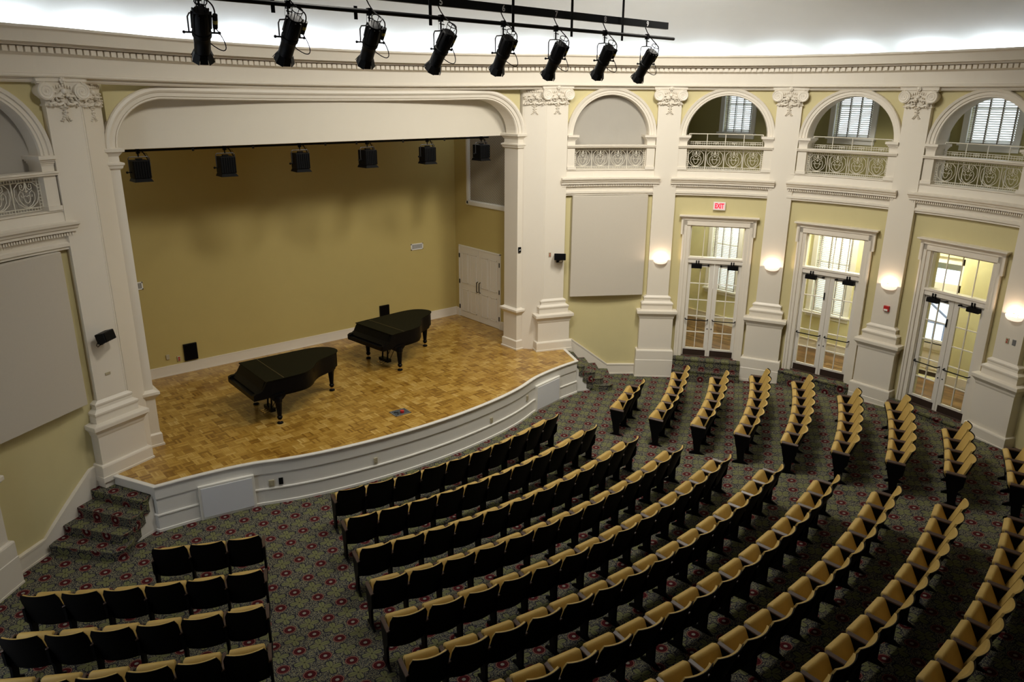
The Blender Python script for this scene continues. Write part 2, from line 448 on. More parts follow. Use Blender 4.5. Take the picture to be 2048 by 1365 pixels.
# ------------------------------------------------------------------ pilasters
def pil_base(mb, zf, band, w=.506):
    mb.stack([(w+.015, -.015, zf-.06), (w+.015, -.015, zf+.035), (w, 0, zf+.04), (w, 0, band-.035), (w-.005, .01, band-.01), (w-.03, .03, band), (w-.055, .06, band),
              (w-.055, .06, 1.66), (w-.035, .045, 1.70), (w-.03, .04, 1.74), (w+.01, .0, 1.80), (w+.035, -.03, 1.825), (w+.035, -.03, 1.885), (w+.03, -.025, 1.90), (w-.09, .09, 1.915),
              (w-.09, .09, 2.02), (w-.095, .085, 2.04), (w-.075, .07, 2.07), (w-.075, .07, 2.10), (w-.10, .09, 2.12), (w-.15, .13, 2.15), (w-.155, .135, 2.20), (w-.14, .125, 2.22), (w-.14, .125, 2.25), (w-.17, .14, 2.27), (w-.215, .16, 2.30)], .52)
    if band < 1: mb.stack([(w+.008, -.008, zf-.05), (w+.008, -.008, .49), (w, 0, .50)], .5)
def volute(mb, cx, cz, y, r, sgn):
    mb.lathe([(r*.99, -.01), (r, .0), (r, .10), (r*.9, .11)], Matrix.Translation((cx, y, cz)) @ Matrix.Rotation(-pi/2, 4, 'X'), 20)
    pts = []
    for k in range(46):
        t = k/45; a = pi/2+sgn*(-t*2*pi*2.4); rr = r*(1-.86*t)*.97
        pts.append((cx+cos(a)*rr, y-.006, cz+sin(a)*rr))
    mb.tube(pts, [.019*(1-.5*k/45) for k in range(46)], 5)
    mb.ball((cx, y-.01, cz), (.018, .014, .018), 7, 4)
def capital_mesh(w=.29, aw=.42, narrow=False):
    mb = MB(); yf = .16
    mb.stack([(w+.02, yf-.02, 7.245), (w+.03, yf-.035, 7.262), (w+.02, yf-.02, 7.28), (w, yf-.005, 7.285), (w+.02, yf-.02, 7.50), (w+.05, yf-.04, 7.60)], .5)
    mb.stack([(aw-.03, .13, 7.585), (aw-.03, .13, 7.605), (aw-.01, .11, 7.615), (aw-.01, .11, 7.655), (aw, .10, 7.66), (aw, .10, 7.685)], .5)
    if not narrow:
        for s in (-1, 1):
            volute(mb, s*(aw-.13), 7.47, .085, .130, s)
            # scroll side roll
            mb.lathe([(.10, 0), (.085, .12), (.10, .24)], Matrix.Translation((s*(aw-.135)+s*.03, .12, 7.475)) @ Matrix.Rotation(-pi/2, 4, 'X'), 12)
        for k in range(7):      # egg and dart between the volutes
            x = (k-3)*.045; mb.ball((x, .13, 7.56-.012*abs(k-3)), (.018, .03, .03), 6, 4)
    else:
        for k in range(9): mb.ball(((k-4)*.055, .12, 7.56), (.02, .03, .03), 6, 4)
    # rosette, shell and leaves
    mb.ball((0, .085, 7.635), (.03, .03, .03), 8, 5)
    for k in range(6):
        a = 2*pi*k/6; mb.ball((.035*cos(a), .09, 7.635+.035*sin(a)), (.022, .018, .022), 6, 4)
    rnd = random.Random(3)
    mb.ball((0, .10, 7.47), (.05, .045, .045), 9, 5)
    for s in (-1, 1):
        mb.tube([(s*.02, .12, 7.45), (s*.09, .11, 7.40), (s*.16, .115, 7.40), (s*.21, .12, 7.33)], [.03, .03, .025, .015], 6)
        mb.tube([(s*.25, .13, 7.27), (s*.18, .115, 7.30), (s*.10, .11, 7.27), (s*.03, .10, 7.30)], [.02, .028, .026, .02], 6)
        for k in range(26):
            zz_ = rnd.uniform(7.25, 7.46); mb.ball((s*rnd.uniform(.02, .27), rnd.uniform(.10, .13), zz_), (rnd.uniform(.014, .034), .035, rnd.uniform(.012, .022)), 6, 4)
    # pendant garland
    for (x, z, a, b) in ((0, 7.245, .035, .025), (-.05, 7.23, .03, .018), (.05, 7.23, .03, .018), (0, 7.20, .045, .014), (0, 7.165, .028, .03), (-.035, 7.15, .018, .015), (.035, 7.15, .018, .015), (0, 7.12, .03, .025), (-.03, 7.09, .022, .016), (.03, 7.09, .022, .016), (-.05, 7.055, .02, .014), (.05, 7.055, .02, .014), (0, 7.075, .02, .02), (-.075, 7.03, .018, .012), (.075, 7.03, .018, .012)):
        mb.ball((x, .145, z), (a, .034, b), 7, 4)
    for s in (-1, 1):
        mb.tube([(0, .145, 7.12), (s*.035, .145, 7.09), (s*.045, .145, 7.05), (s*.075, .148, 7.02), (s*.09, .15, 7.035)], [.012, .014, .013, .011, .006], 5)
        mb.tube([(0, .145, 7.10), (s*.02, .145, 7.05), (s*.05, .148, 7.00)], [.012, .011, .005], 5)
    return mb
cap_ob = None
pl_lab = {-1: 'tall cream pilaster at the far left edge, beyond the left carpeted stair', 0: 'tall cream pilaster left of the stage, with a small black loudspeaker on its shaft', 1: 'tall cream pilaster right of the stage opening, standing on the stage corner',
          2: 'cream pilaster between the right grey acoustic panel and the exit doors, with lit sconce', 3: 'cream pilaster between the first and second glazed double doors, with lit sconce',
          4: 'cream pilaster with a red fire alarm under its sconce', 5: 'cream pilaster at the right edge with two switch plates under its sconce', 6: 'cream pilaster'}
for i in (-1, 0, 1, 2, 3, 4, 5):
    x, y, a = PIL[i]; zf = floor_z(x, y) if i not in (0, 1) else ZS
    t = thing('pilaster', pl_lab[i], 'pilaster', (x, y, 0), -R_(a), 'plaster pilasters around the hall')
    b = MB(); pil_base(b, zf, .78 if i not in (0, 1) else 1.15); bo = b.build('pedestal', CREAM, t)
    if i in (0, 1):  # pier below stage level
        MB().stack([(.49, .02, -.05), (.49, .02, ZS-.02)], .5).build('plinth', CREAM, t)
    s = MB(); s.stack([(.29, .16, 2.295), (.29, .16, 7.26)], .52); s.build('shaft', CREAM, t)
    if cap_ob is None: cap_ob = capital_mesh().build('capital', CREAM, t, smooth=True)
    else:
        c = cap_ob.copy(); COL.objects.link(c); c.parent = t

# ------------------------------------------------------------------ bay walls, string cornice, arches, railings
WOFF = .28
def sweep(i, prof, s0, s1, n=10, mb=None, straight=False):
    f, L = bmap(i); mb = mb or MB(); rings = []
    for k in range(n+1):
        s = s0+(s1-s0)*k/n; rings.append([f(s, o, z, straight) for o, z in prof])
    mb.loft(rings); return mb
def wallpiece(mb, i, s0, s1, z0, z1, o0=WOFF, o1=WOFF+.30, n=6):
    f, L = bmap(i); rings = []
    for k in range(n+1):
        s = s0+(s1-s0)*k/n; rings.append([f(s, o0, z0(s) if callable(z0) else z0), f(s, o1, z0(s) if callable(z0) else z0), f(s, o1, z1), f(s, o0, z1)])
    mb.loft(rings)
AC, AR, SPR = 1.40, .985, 6.485      # arch centre (along the bay), inner radius, springing height
def bay(i, kind):
    f, L = bmap(i); ac = L/2+(.0); fz = -.15
    if kind == 'panel':
        wallpiece(wm, i, .1, L-.1, fz, 5.05, n=10)
    elif kind == 'door':
        dc = DC[i]
        wallpiece(wm, i, .1, dc-.72, fz, 5.05, n=4); wallpiece(wm, i, dc+.72, L-.1, fz, 5.05, n=4); wallpiece(wm, i, dc-.72, dc+.72, 4.26, 5.05, n=4); wallpiece(wm, i, dc-.72, dc+.72, fz, .55, n=4)
    # upper wall with arch opening
    for (a, b) in ((.1, ac-AR-.04), (ac+AR+.04, L-.1)): wallpiece(wm, i, a, b, 5.4, 7.75, n=3)
    k = 24; AW = AR+.04
    h = lambda s: SPR+sqrt(max(0, AW*AW-(s-ac)**2))
    rings = []
    for j in range(k+1):
        s = ac-AW*cos(pi*j/k); z0 = h(s); rings.append([f(s, WOFF, z0), f(s, WOFF+.3, z0), f(s, WOFF+.3, 7.75), f(s, WOFF, 7.75)])
    wm.loft(rings)
    # string cornice
    c = MB()
    sweep(i, [(.36, 5.0), (.20, 5.0), (.20, 5.04), (.17, 5.05), (.17, 5.10), (.22, 5.12), (.22, 5.21), (.19, 5.22), (.19, 5.28), (.12, 5.29), (.12, 5.33), (.09, 5.35), (.08, 5.38), (.04, 5.41), (.035, 5.445), (.18, 5.46), (.20, 5.62), (.18, 5.625), (.18, 5.65), (.62, 5.65), (.62, 5.0)], .12, L-.12, 12, c)
    for j in range(int((L-.3)/.045)):
        s = .15+j*.045; q = []
        for z in (5.225, 5.275):
            for (ds, o) in ((0, .15), (.026, .15), (.026, .2), (0, .2)): q.append(f(s+ds, o, z))
        c.add(q, [(0, 1, 5, 4), (1, 2, 6, 5), (3, 0, 4, 7), (0, 3, 2, 1), (4, 5, 6, 7)])
    trim(c)
    # jamb pilasters with imposts, rail caps
    jb = MB()
    for (s0, s1, sg) in ((ac-AR-.16, ac-AR+.045, 1), (ac+AR-.045, ac+AR+.16, -1)):
        jb.f = None
        def bx(a, b, o0, z0, z1, o1=.60):
            jb.add([f(s, o, z) for z in (z0, z1) for o in (o0, o1) for s in (a, b)], [(0, 2, 3, 1), (4, 5, 7, 6), (0, 1, 5, 4), (2, 6, 7, 3), (0, 4, 6, 2), (1, 3, 7, 5)])
        bx(s0, s1, .20, 5.65, 6.38); bx(s0-.03*(sg < 0), s1+.03*(sg > 0), .16, 5.65, 5.72)
        for (z0, z1, e) in ((6.36, 6.39, .01), (6.39, 6.42, .03), (6.42, 6.45, .055), (6.45, 6.505, .085)):
            bx(s0-(e if sg < 0 else 0), s1+(e if sg > 0 else 0), .20-e, z0, z1)
    # cap rail
    sweep(i, [(.22, 6.185), (.155, 6.20), (.15, 6.225), (.13, 6.235), (.13, 6.262), (.40, 6.262), (.40, 6.185)], ac-AR-.17, ac+AR+.17, 10, jb)
    trim(jb)
    # arch trim ring
    ar = MB(); rings = []
    for j in range(29):
        a = pi*j/28; prof = [(AR, .62), (AR, .27), (AR+.012, .235), (AR+.05, .235), (AR+.055, .215), (AR+.115, .215), (AR+.12, .19), (AR+.17, .175), (AR+.185, .20), (AR+.185, .32)]
        rings.append([f(ac-r*cos(a), o, SPR+r*sin(a)) for r, o in prof])
    ar.loft(rings)
    # flat keystone band touching the entablature
    kr = []
    for (z0) in (0,): pass
    ar.add([f(s, o, z) for z in (7.63, 7.74) for o in (.19, .40) for s in (ac-.24, ac+.24)], [(0, 2, 3, 1), (4, 5, 7, 6), (0, 1, 5, 4), (2, 6, 7, 3), (0, 4, 6, 2), (1, 3, 7, 5)])
    trim(ar, CREAM)
    # iron railing
    lab = {-1: 'white scrolled iron railing panel in the blind arch left of the stage', 1: 'white scrolled iron railing in the blind arch right of the stage', 2: 'white iron balcony railing above the exit sign',
           3: 'white iron balcony railing above the middle glazed doors', 4: 'white iron balcony railing at the upper right, above the third glazed doors'}[i]
    p0 = f(ac, .3, 5.65); t = thing('balcony_railing', lab, 'railing', p0, 0, 'iron railings in the arches')
    s0, s1 = ac-AR+.05, ac+AR-.05; zb, zt = 5.65, 6.185; pw = (s1-s0)/4; o = .30
    fr = MB(); T = lambda pts, r, n=4: fr.tube([f(*p) for p in pts], r, n)
    def hl(z, r=.008, o_=o, n=8, tb=fr, a=s0, b=s1): tb.tube([f(a+(b-a)*k/n, o_, z) for k in range(n+1)], r, 4)
    for z in (zb+.015, zb+.065, zt-.065): hl(z)
    hl(zt-.012)
    for k in range(41):
        s = s0+(s1-s0)*k/40
        if k % 10 == 0: T([(s, o, zb), (s, o, zt)], .010)
        else:
            T([(s, o, zb+.015), (s, o, zb+.065)], .006); T([(s, o, zt-.065), (s, o, zt-.012)], .006)
    for k in range(1, 8):
        z = zb+.065+(zt-zb-.13)*k/8
        for (a_, b_) in ((s0, s0+.045), (s1-.045, s1)): T([(a_, o, z), (b_, o, z)], .006)
    T([(s0+.045, o, zb+.065), (s0+.045, o, zt-.065)], .007); T([(s1-.045, o, zb+.065), (s1-.045, o, zt-.065)], .007)
    fr.build('railing_frame', IRON, t, root=p0)
    H = zt-zb-.13; zc = zb+.065
    for k in range(4):
        c0 = s0+pw*(k+.5); w = pw*.5*.9; sp = MB(); U = lambda pts, r=.007: sp.tube([f(c0+x*w, o, zc+z*H) for x, z in pts], r, 4)
        for s in (-1, 1):
            U([(s*x, z) for x, z in ((0, .02), (.35, .06), (.75, .22), (.95, .50), (.88, .80), (.55, .97), (.1, 1.0))])          # outer oval
            U([(s*x, z) for x, z in ((.02, .05), (.3, .12), (.58, .32), (.62, .55), (.45, .68), (.26, .60), (.25, .46), (.38, .44), (.42, .52))])   # lower scroll
            U([(s*x, z) for x, z in ((.04, .98), (.10, .80), (.26, .70), (.44, .76), (.44, .90), (.30, .93), (.24, .84), (.32, .80))])            # upper scroll
            U([(s*x, z) for x, z in ((.0, .20), (.16, .26), (.27, .42), (.16, .50), (.0, .46))], .006)
        U([(0, .62), (0, 1.05)], .008); U([(-.14, .68), (0, .62), (.14, .68)], .006)
        sp.build('scroll_panel', IRON, t, root=p0)
    if kind == 'door':
        g = MB(); oo = .47; a, b = s0+.02, s1-.03
        for z in (6.30, 6.345, 6.535): g.tube([f(a+(b-a)*k/8, oo, z) for k in range(9)], .011 if z > 6.5 else .007, 5)
        for k in range(5): g.tube([f(a+(b-a)*k/4, oo, 5.7), f(a+(b-a)*k/4, oo, 6.54)], .011, 5)
        for k in range(33): g.tube([f(a+(b-a)*k/32, oo, 6.26), f(a+(b-a)*k/32, oo, 6.345)], .005, 4)
        for k in range(4):
            c1 = a+(b-a)*(k+.5)/4
            for s in (-1, 1): g.tube([f(c1+s*x, oo, z) for x, z in ((.0, 6.27), (.03, 6.33), (.06, 6.325), (.06, 6.29), (.035, 6.29))], .006, 4)
        g.build('guard_rail', IRON, t, root=p0)
    else:
        nb = MB(); wallpiece(nb, i, ac-AR-.05, ac+AR+.05, 5.5, 7.55, .46, .52, 8)
        tag(nb.build('niche_panel', NICHE), 'grey fabric backing of the blind arch %s of the stage' % ('left' if i == -1 else 'right'), 'wall panel', 'blind arch panels')
DC = {2: 1.40, 3: 1.40, 4: 1.46}
for i, kd, nm in ((-1, 'panel', 'wall_left'), (1, 'panel', 'wall_front_right'), (2, 'door', 'wall_right'), (3, 'door', 'wall_right_middle'), (4, 'door', 'wall_right_rear')):
    wm = MB(); bay(i, kd); struct(wm.build(nm, YEL))
for i, nm in ((-2, 'wall_left_rear'), (5, 'wall_rear_right')):
    wm = MB(); wallpiece(wm, i, .0, bayframe(i)[3], -.15, 7.75, n=8); struct(wm.build(nm, YEL))

# acoustic panels
for i, s0, s1, lab in ((1, .44, 2.45, 'pale grey fabric acoustic panel right of the stage'), (-1, .36, 2.38, 'pale grey fabric acoustic panel left of the stage')):
    f, L = bmap(i); p0 = f((s0+s1)/2, .2, 2.3, True); t = thing('acoustic_panel', lab, 'acoustic panel', p0, 0, 'wall mounted acoustic panels')
    pm = MB(lambda s, o, z, f=f: f(s, o, z, True)); pm.box(s0, s1, .22, .32, 2.31, 4.99)
    pm.build('fabric_face', PANELF, t, bevel=.012, root=p0)
    pb = MB(lambda s, o, z, f=f: f(s, o, z, True)); pb.box(s0+.1, s1-.1, .32, .42, 2.5, 4.8); pb.build('mounting_frame', CREAMW, t, root=p0)

# wall base with sloping stair stringer in the two panel bays
BN = [0]
def baseboard(mb):
    BN[0] += 1; return struct(mb.build('baseboard_%d' % BN[0], CREAM))
for i in (-1, 1):
    f, L = bmap(i); mir = (i == -1); g = (lambda s, o, z: f(L-s, o, z)) if mir else f
    mb = MB()
    top = [(.3, 1.12), (.55, 1.09), (1.60, .30), (L-.3, .29)]
    for (dz, o0) in ((0, .245), (-.03, .235)):
        rings = []
        for s, z in top: rings.append([g(s, o0, z+dz-(.0 if dz else .03)), g(s, .3, z+dz-(.0 if dz else .03)), g(s, .3, -.1), g(s, o0, -.1)])
        mb.loft(rings)
    rings = []
    for s, z in top: rings.append([g(s, .225, z-.035), g(s, .225, z), g(s, .3, z+.005), g(s, .3, z-.035)])
    mb.loft(rings)
    rings = [[g(s, .215, -.05), g(s, .215, .035), g(s, .3, .035), g(s, .3, -.05)] for s in (1.55, 2.0, L-.3)]; mb.loft(rings)
    baseboard(mb)

# ------------------------------------------------------------------ proscenium: piers, returns, arch, valance
PF = MB()
for s in (-1, 1):
    def mp(poly): return [(s*x, y) for x, y in poly]
    # diagonal return with pilaster face
    PF.prism(mp([(4.74, 6.64), (4.95, 6.41), (5.15, 6.19), (5.75, 6.3), (5.75, 7.2), (4.74, 7.2)]), ZS-.9, 7.62)
trim(PF)
for s in (-1, 1):
    t = thing('stage_pier', 'cream square pier with moulded cap at the %s edge of the stage opening' % ('left' if s < 0 else 'right'), 'pier', (s*4.66, 6.9, ZS), 0, 'piers flanking the stage opening')
    q = MB(); X0, X1, Y0, Y1 = 4.58, 4.78, 6.62, 7.16
    def lv(mb, L_):
        rings = []
        for e, z in L_: rings.append([(s*(X0-e)-s*4.66, Y0-e-6.9, z-ZS), (s*(X1+e)-s*4.66, Y0-e-6.9, z-ZS), (s*(X1+e)-s*4.66, Y1+e-6.9, z-ZS), (s*(X0-e)-s*4.66, Y1+e-6.9, z-ZS)])
        mb.loft(rings)
    lv(q, [(.05, ZS), (.05, ZS+.035), (.03, ZS+.04), (.03, 1.13), (.015, 1.15), (.0, 1.16), (.0, 1.86), (.03, 1.90), (.07, 1.95), (.08, 1.96), (.08, 2.01), (.02, 2.03), (-.01, 2.05)])
    q.build('pedestal', CREAM, t)
    q = MB(); lv(q, [(-.01, 2.04), (-.01, 6.20)]); q.build('shaft', CREAM, t)
    q = MB(); lv(q, [(-.01, 6.17), (.03, 6.20), (.04, 6.24), (.06, 6.26), (.06, 6.29), (.0, 6.31), (-.005, 6.40), (.02, 6.43), (.05, 6.47), (.08, 6.48), (.085, 6.53), (.04, 6.545), (.0, 6.55)]); q.build('moulded_cap', CREAM, t)
    # narrow capital on the diagonal return
    ang = math.atan2(-.45, .41) if s > 0 else math.atan2(.45, .41)
    t2 = thing('return_pilaster', 'narrow cream pilaster with carved capital turned towards the stage on the %s' % ('left' if s < 0 else 'right'), 'pilaster', (s*4.945, 6.415, 0), ang, 'plaster pilasters beside the stage')
    cm = capital_mesh(.262, .27, True); 
    cm.v = [(x, y-.16, z-.02) for x, y, z in cm.v]
    cm.build('capital', CREAM, t2, smooth=True)
    MB().stack([(.265, -.012, ZS-.02), (.265, -.012, 7.26)], .2).build('shaft', CREAM, t2)
# spandrel wall over the stage with a wide flat arch; curved in plan
def pw(x, o, z):
    u = x/4.75; y = 6.66+.52*(1-u*u); return (x, y+o, z-.065*max(0, 1-u*u)*(1 if z > 6.9 else 0))
IX, CR, ZT, ZSP = 4.56, .92, 7.37, 6.53
def archpts(e, n=14):
    """inner outline offset outward by e"""
    P = []
    a, b = CR+e, (ZT-ZSP)+e
    for k in range(n+1):
        t = pi*k/(2*n); P.append((-(IX+e)+a*(1-cos(t)), ZSP+b*sin(t)))
    m = 26
    for k in range(1, m): P.append((-(IX-CR)+2*(IX-CR)*k/m, ZSP+b))
    for k in range(n+1):
        t = pi/2-pi*k/(2*n); P.append(((IX+e)-a*(1-cos(t)), ZSP+b*sin(t)))
    return P
sw = MB(); ip = archpts(.12)
rings = [[pw(x, 0, z), pw(x, .25, z), pw(x, .25, 7.75), pw(x, 0, 7.75)] for x, z in ip]
sw.loft(rings)
struct(sw.build('wall_stage_front', YEL))
at = MB(); prof = [(0, .35), (0, -.02), (.02, -.05), (.05, -.05), (.06, -.03), (.07, -.06), (.15, -.065), (.16, -.09), (.20, -.11), (.26, -.10), (.285, -.07), (.285, .10)]
outs = [archpts(e*.8) for e, _ in prof]
rings = [[pw(outs[j][k][0], prof[j][1], outs[j][k][1]) for j in range(len(prof))] for k in range(len(outs[0]))]
at.loft(rings); trim(at, CREAM)
v = MB(); v.box(-4.72, 4.72, 7.22, 7.34, 6.475, 7.7); v.box(-4.9, 4.9, 7.34, 10.5, 7.55, 7.7)
trim(v, paint('valance_paint', (.69, .64, .54), .5, .02))

# ------------------------------------------------------------------ stage platform
edge = [(5.64, 5.84), (5.22, 4.945), (4.5, 4.90), (3.6, 4.75), (3.05, 4.52), (2.6, 4.38), (2.0, 4.25), (1.3, 4.15), (.6, 4.09), (0, 4.08)]
def smoothc(P, it=2):
    head = P[:2]; body = P[1:]
    for _ in range(it):
        nb = [body[0]]
        for a, b in zip(body[:-1], body[1:]): nb += [(a[0]*.75+b[0]*.25, a[1]*.75+b[1]*.25), (a[0]*.25+b[0]*.75, a[1]*.25+b[1]*.75)]
        nb.append(body[-1]); body = nb
    return [P[0]]+body
E1 = smoothc(edge); EDGE = E1+[(-x, y) for x, y in E1[::-1][1:]]        # right to left
top = MB(); back = [(-5.43, 10.47), (5.43, 10.47)]
poly = [(x, y) for x, y in EDGE]+[(-5.64, 7.1), (-5.43, 7.1), (-5.43, 10.6), (5.43, 10.6), (5.43, 7.1), (5.64, 7.1)]
top.prism(poly, ZS-.05, ZS-.001)
struct(top.build('floor_stage', PARQ))
def offs(P, d):
    res = []
    for k, p in enumerate(P):
        a = P[max(k-1, 0)]; b = P[min(k+1, len(P)-1)]
        if 0 < k < len(P)-1:
            t1 = Vector((p[0]-a[0], p[1]-a[1])).normalized(); t2 = Vector((b[0]-p[0], b[1]-p[1])).normalized(); n1 = Vector((-t1.y, t1.x)); n2 = Vector((-t2.y, t2.x))
            m = (n1+n2).normalized(); m = m/max(.5, m.dot(n1))
        else:
            t = Vector((b[0]-a[0], b[1]-a[1])).normalized(); m = Vector((-t.y, t.x))
        res.append((p[0]+m.x*d, p[1]+m.y*d))
    return res
# outward is towards the audience: for a right-to-left path the left normal points to -y
sf = MB(); prof = [(-.05, ZS+.004), (.03, ZS+.004), (.035, ZS-.01), (.03, ZS-.028), (.005, ZS-.034), (.005, .635), (-.012, .63), (-.012, .335), (.018, .33), (.022, .31), (.008, .295), (.008, .05), (.03, .045), (.035, -.05), (-.05, -.05)]
cols = [offs(EDGE, d) for d, _ in prof]
rings = [[(cols[j][k][0], cols[j][k][1], prof[j][1]) for j in range(len(prof))] for k in range(len(EDGE))]
sf.loft(rings); trim(sf, CREAMW)
# access panels on the stage face
for s in (-1, 1):
    x0, x1 = 3.55, 4.52; y0, y1 = 4.72, 4.90
    dx = Vector((x1-x0, y1-y0)); dl = dx.length; dx /= dl; nn = Vector((dx.y, -dx.x))
    t = thing('access_panel', 'white removable access panel in the curved stage front, %s end' % ('left' if s < 0 else 'right'), 'panel', (s*(x0+x1)/2, (y0+y1)/2-.06, 0), 0, 'access panels in the stage front')
    r0 = (s*(x0+x1)/2, (y0+y1)/2-.06, 0)
    g = lambda u, o, z: (s*(x0+dx.x*u+nn.x*o), y0+dx.y*u+nn.y*o, z)
    a = MB(g); a.box(0, dl, -.02, .065, .0, .675); a.build('panel_frame', WHITEP, t, root=r0, bevel=.006)
    b = MB(g); b.box(.045, dl-.045, .06, .075, .045, .63); b.build('panel_face', PLATEW, t, root=r0)
# stage back walls, baseboards
sw = MB(); sw.box(-5.6, 5.6, 10.47, 10.62, ZS-.1, 7.7); struct(sw.build('wall_stage_back', YELS))
for s in (-1, 1):
    w = MB()
    x0, x1 = (5.43, 5.58) if s > 0 else (-5.58, -5.43)
    if s > 0:
        w.box(x0, x1, 6.3, 10.5, ZS-.1, 4.5); w.box(x0, x1, 9.82, 10.5, 4.5, 7.7); w.box(x0, x1, 6.3, 9.82, 7.3, 7.7)
    else: w.box(x0, x1, 6.3, 10.5, ZS-.1, 7.7)
    struct(w.build('wall_stage_right' if s > 0 else 'wall_stage_left', YELS))
b = MB(); b.box(-5.43, 5.43, 10.44, 10.47, ZS, ZS+.25); b.box(-5.43, 5.43, 10.43, 10.47, ZS, ZS+.03); b.box(-5.43, 5.43, 10.435, 10.47, ZS+.235, ZS+.255)
for s in (-1, 1):
    for (ya, yb) in (((7.1, 8.30), (10.30, 10.45)) if s > 0 else ((7.1, 10.45),)):
        b.box(*(sorted((s*5.40, s*5.43))), ya, yb, ZS, ZS+.25)
baseboard(b)
# screened opening high on the right stage wall
t = thing('screened_opening', 'large wire mesh screen in a white frame, high on the right stage wall', 'screen', (5.45, 8.9, 4.45))
a = MB(); a.box(-.01, .03, -2.4, .87, .05, 2.9); a.build('mesh_screen', SCREEN, t)
a = MB()
for (y0, y1, z0, z1) in ((.82, .95, -.05, 2.9), (-2.5, .95, -.07, .07)): a.box(-.06, .05, y0, y1, z0, z1); a.box(-.08, .05, y0+.03 if y1-y0 < 1 else y0, y1-.03 if y1-y0 < 1 else y1, z0+.02, z1-.02)
a.build('screen_frame', WHITEP, t)
# stage double door on the right stage wall
t = struct(bpy.data.objects.new('door_4', None)); COL.objects.link(t); t.location = (5.43, 9.30, ZS)
a = MB()
for (y0, y1) in ((-.99, -.955), (.955, .99)): a.box(-.03, .02, y0, y1, 0, 2.23)
a.box(-.03, .02, -.99, .99, 2.20, 2.24); a.build('door_frame', WHITEP, t)
for s in (-1, 1):
    l = MB(); y0, y1 = sorted((s*.005, s*.95)); l.box(-.02, .02, y0, y1, .01, 2.2)
    lo = l.build('door_leaf', DOORW, t)
    pnl = MB()
    w = (y1-y0)
    for k in range(2):
        a0 = y0+.11+k*(w/2-.06); a1 = a0+w/2-.17
        for (z0, z1) in ((.20, .90), (1.08, 2.02)):
            for (q0, q1, r0, r1) in ((a0, a1, z0, z0+.02), (a0, a1, z1-.02, z1), (a0, a0+.02, z0, z1), (a1-.02, a1, z0, z1)): pnl.box(-.032, -.018, q0, q1, r0, r1)
            pnl.box(-.028, -.018, a0+.05, a1-.05, z0+.05, z1-.05)
    pnl.build('door_moulding', DOORW, lo)
    h = MB(); y = s*.06; h.tube([(-.02, y, .92), (-.07, y, .94), (-.07, y, 1.22), (-.02, y, 1.24)], .013, 8); h.build('door_handle', BLK, lo)
    for z in (.25, 1.05, 1.85): hb = MB(); hb.box(-.035, -.015, s*.955-.02, s*.955+.02, z, z+.13); hb.build('door_hinge', BLK, lo)

# ------------------------------------------------------------------ carpeted stairs at both stage corners
for s in (-1, 1):
    t = thing('carpeted_stair', 'flight of four carpeted steps against the wall %s of the stage' % ('left' if s < 0 else 'right'), 'stair', (s*5.9, 5.2, 0), 0, 'stairs up to the stage')
    r0 = (s*5.9, 5.2, 0)
    sets = [(.179, -.02, [(6.86, 5.36), (6.12, 4.47), (5.95, 4.46), (5.79, 4.58), (5.60, 4.90), (6.2, 6.05)]),
            (.358, .06, [(6.58, 5.56), (5.92, 4.63), (5.80, 4.64), (5.64, 4.77), (5.45, 5.0), (6.1, 6.1)]),
            (.536, .26, [(6.31, 5.73), (5.72, 4.75), (5.62, 4.76), (5.48, 4.88), (5.32, 5.08), (5.9, 6.15)]),
            (.715, .43, [(6.04, 5.9), (5.47, 4.90), (5.38, 4.92), (5.27, 5.06), (5.24, 5.16), (5.50, 5.9), (5.7, 6.2)])]
    for k, (z, zb, poly) in enumerate(sets):
        m = MB(); m.prism([(s*x, y) for x, y in poly], zb, z-.02)
        m.build('step', CARPS, t, root=r0)
        nm = MB(); c = (sum(p[0] for p in poly)/len(poly), sum(p[1] for p in poly)/len(poly))
        nm.prism([(s*(c[0]+(x-c[0])*1.025), c[1]+(y-c[1])*1.025) for x, y in poly], z-.035, z)
        nm.build('tread', CARPS, t, root=r0, bevel=.012)
    st = MB(); st.prism([(s*x, y) for x, y in ((5.28, 5.10), (5.30, 4.99), (5.80, 4.76), (5.9, 5.0), (5.6, 5.6))], -.05, .05)
    st.add([(s*5.26, 5.01, 0), (s*5.82, 4.76, 0), (s*5.82, 4.76, .01), (s*5.26, 5.01, .70), (s*5.35, 5.14, 0), (s*5.88, 4.92, 0), (s*5.88, 4.92, .01), (s*5.35, 5.14, .68)],
           [(0, 1, 2, 3), (4, 7, 6, 5), (0, 4, 5, 1), (1, 5, 6, 2), (2, 6, 7, 3), (3, 7, 4, 0)])
    st.build('stringer', CREAMW, t, root=r0)

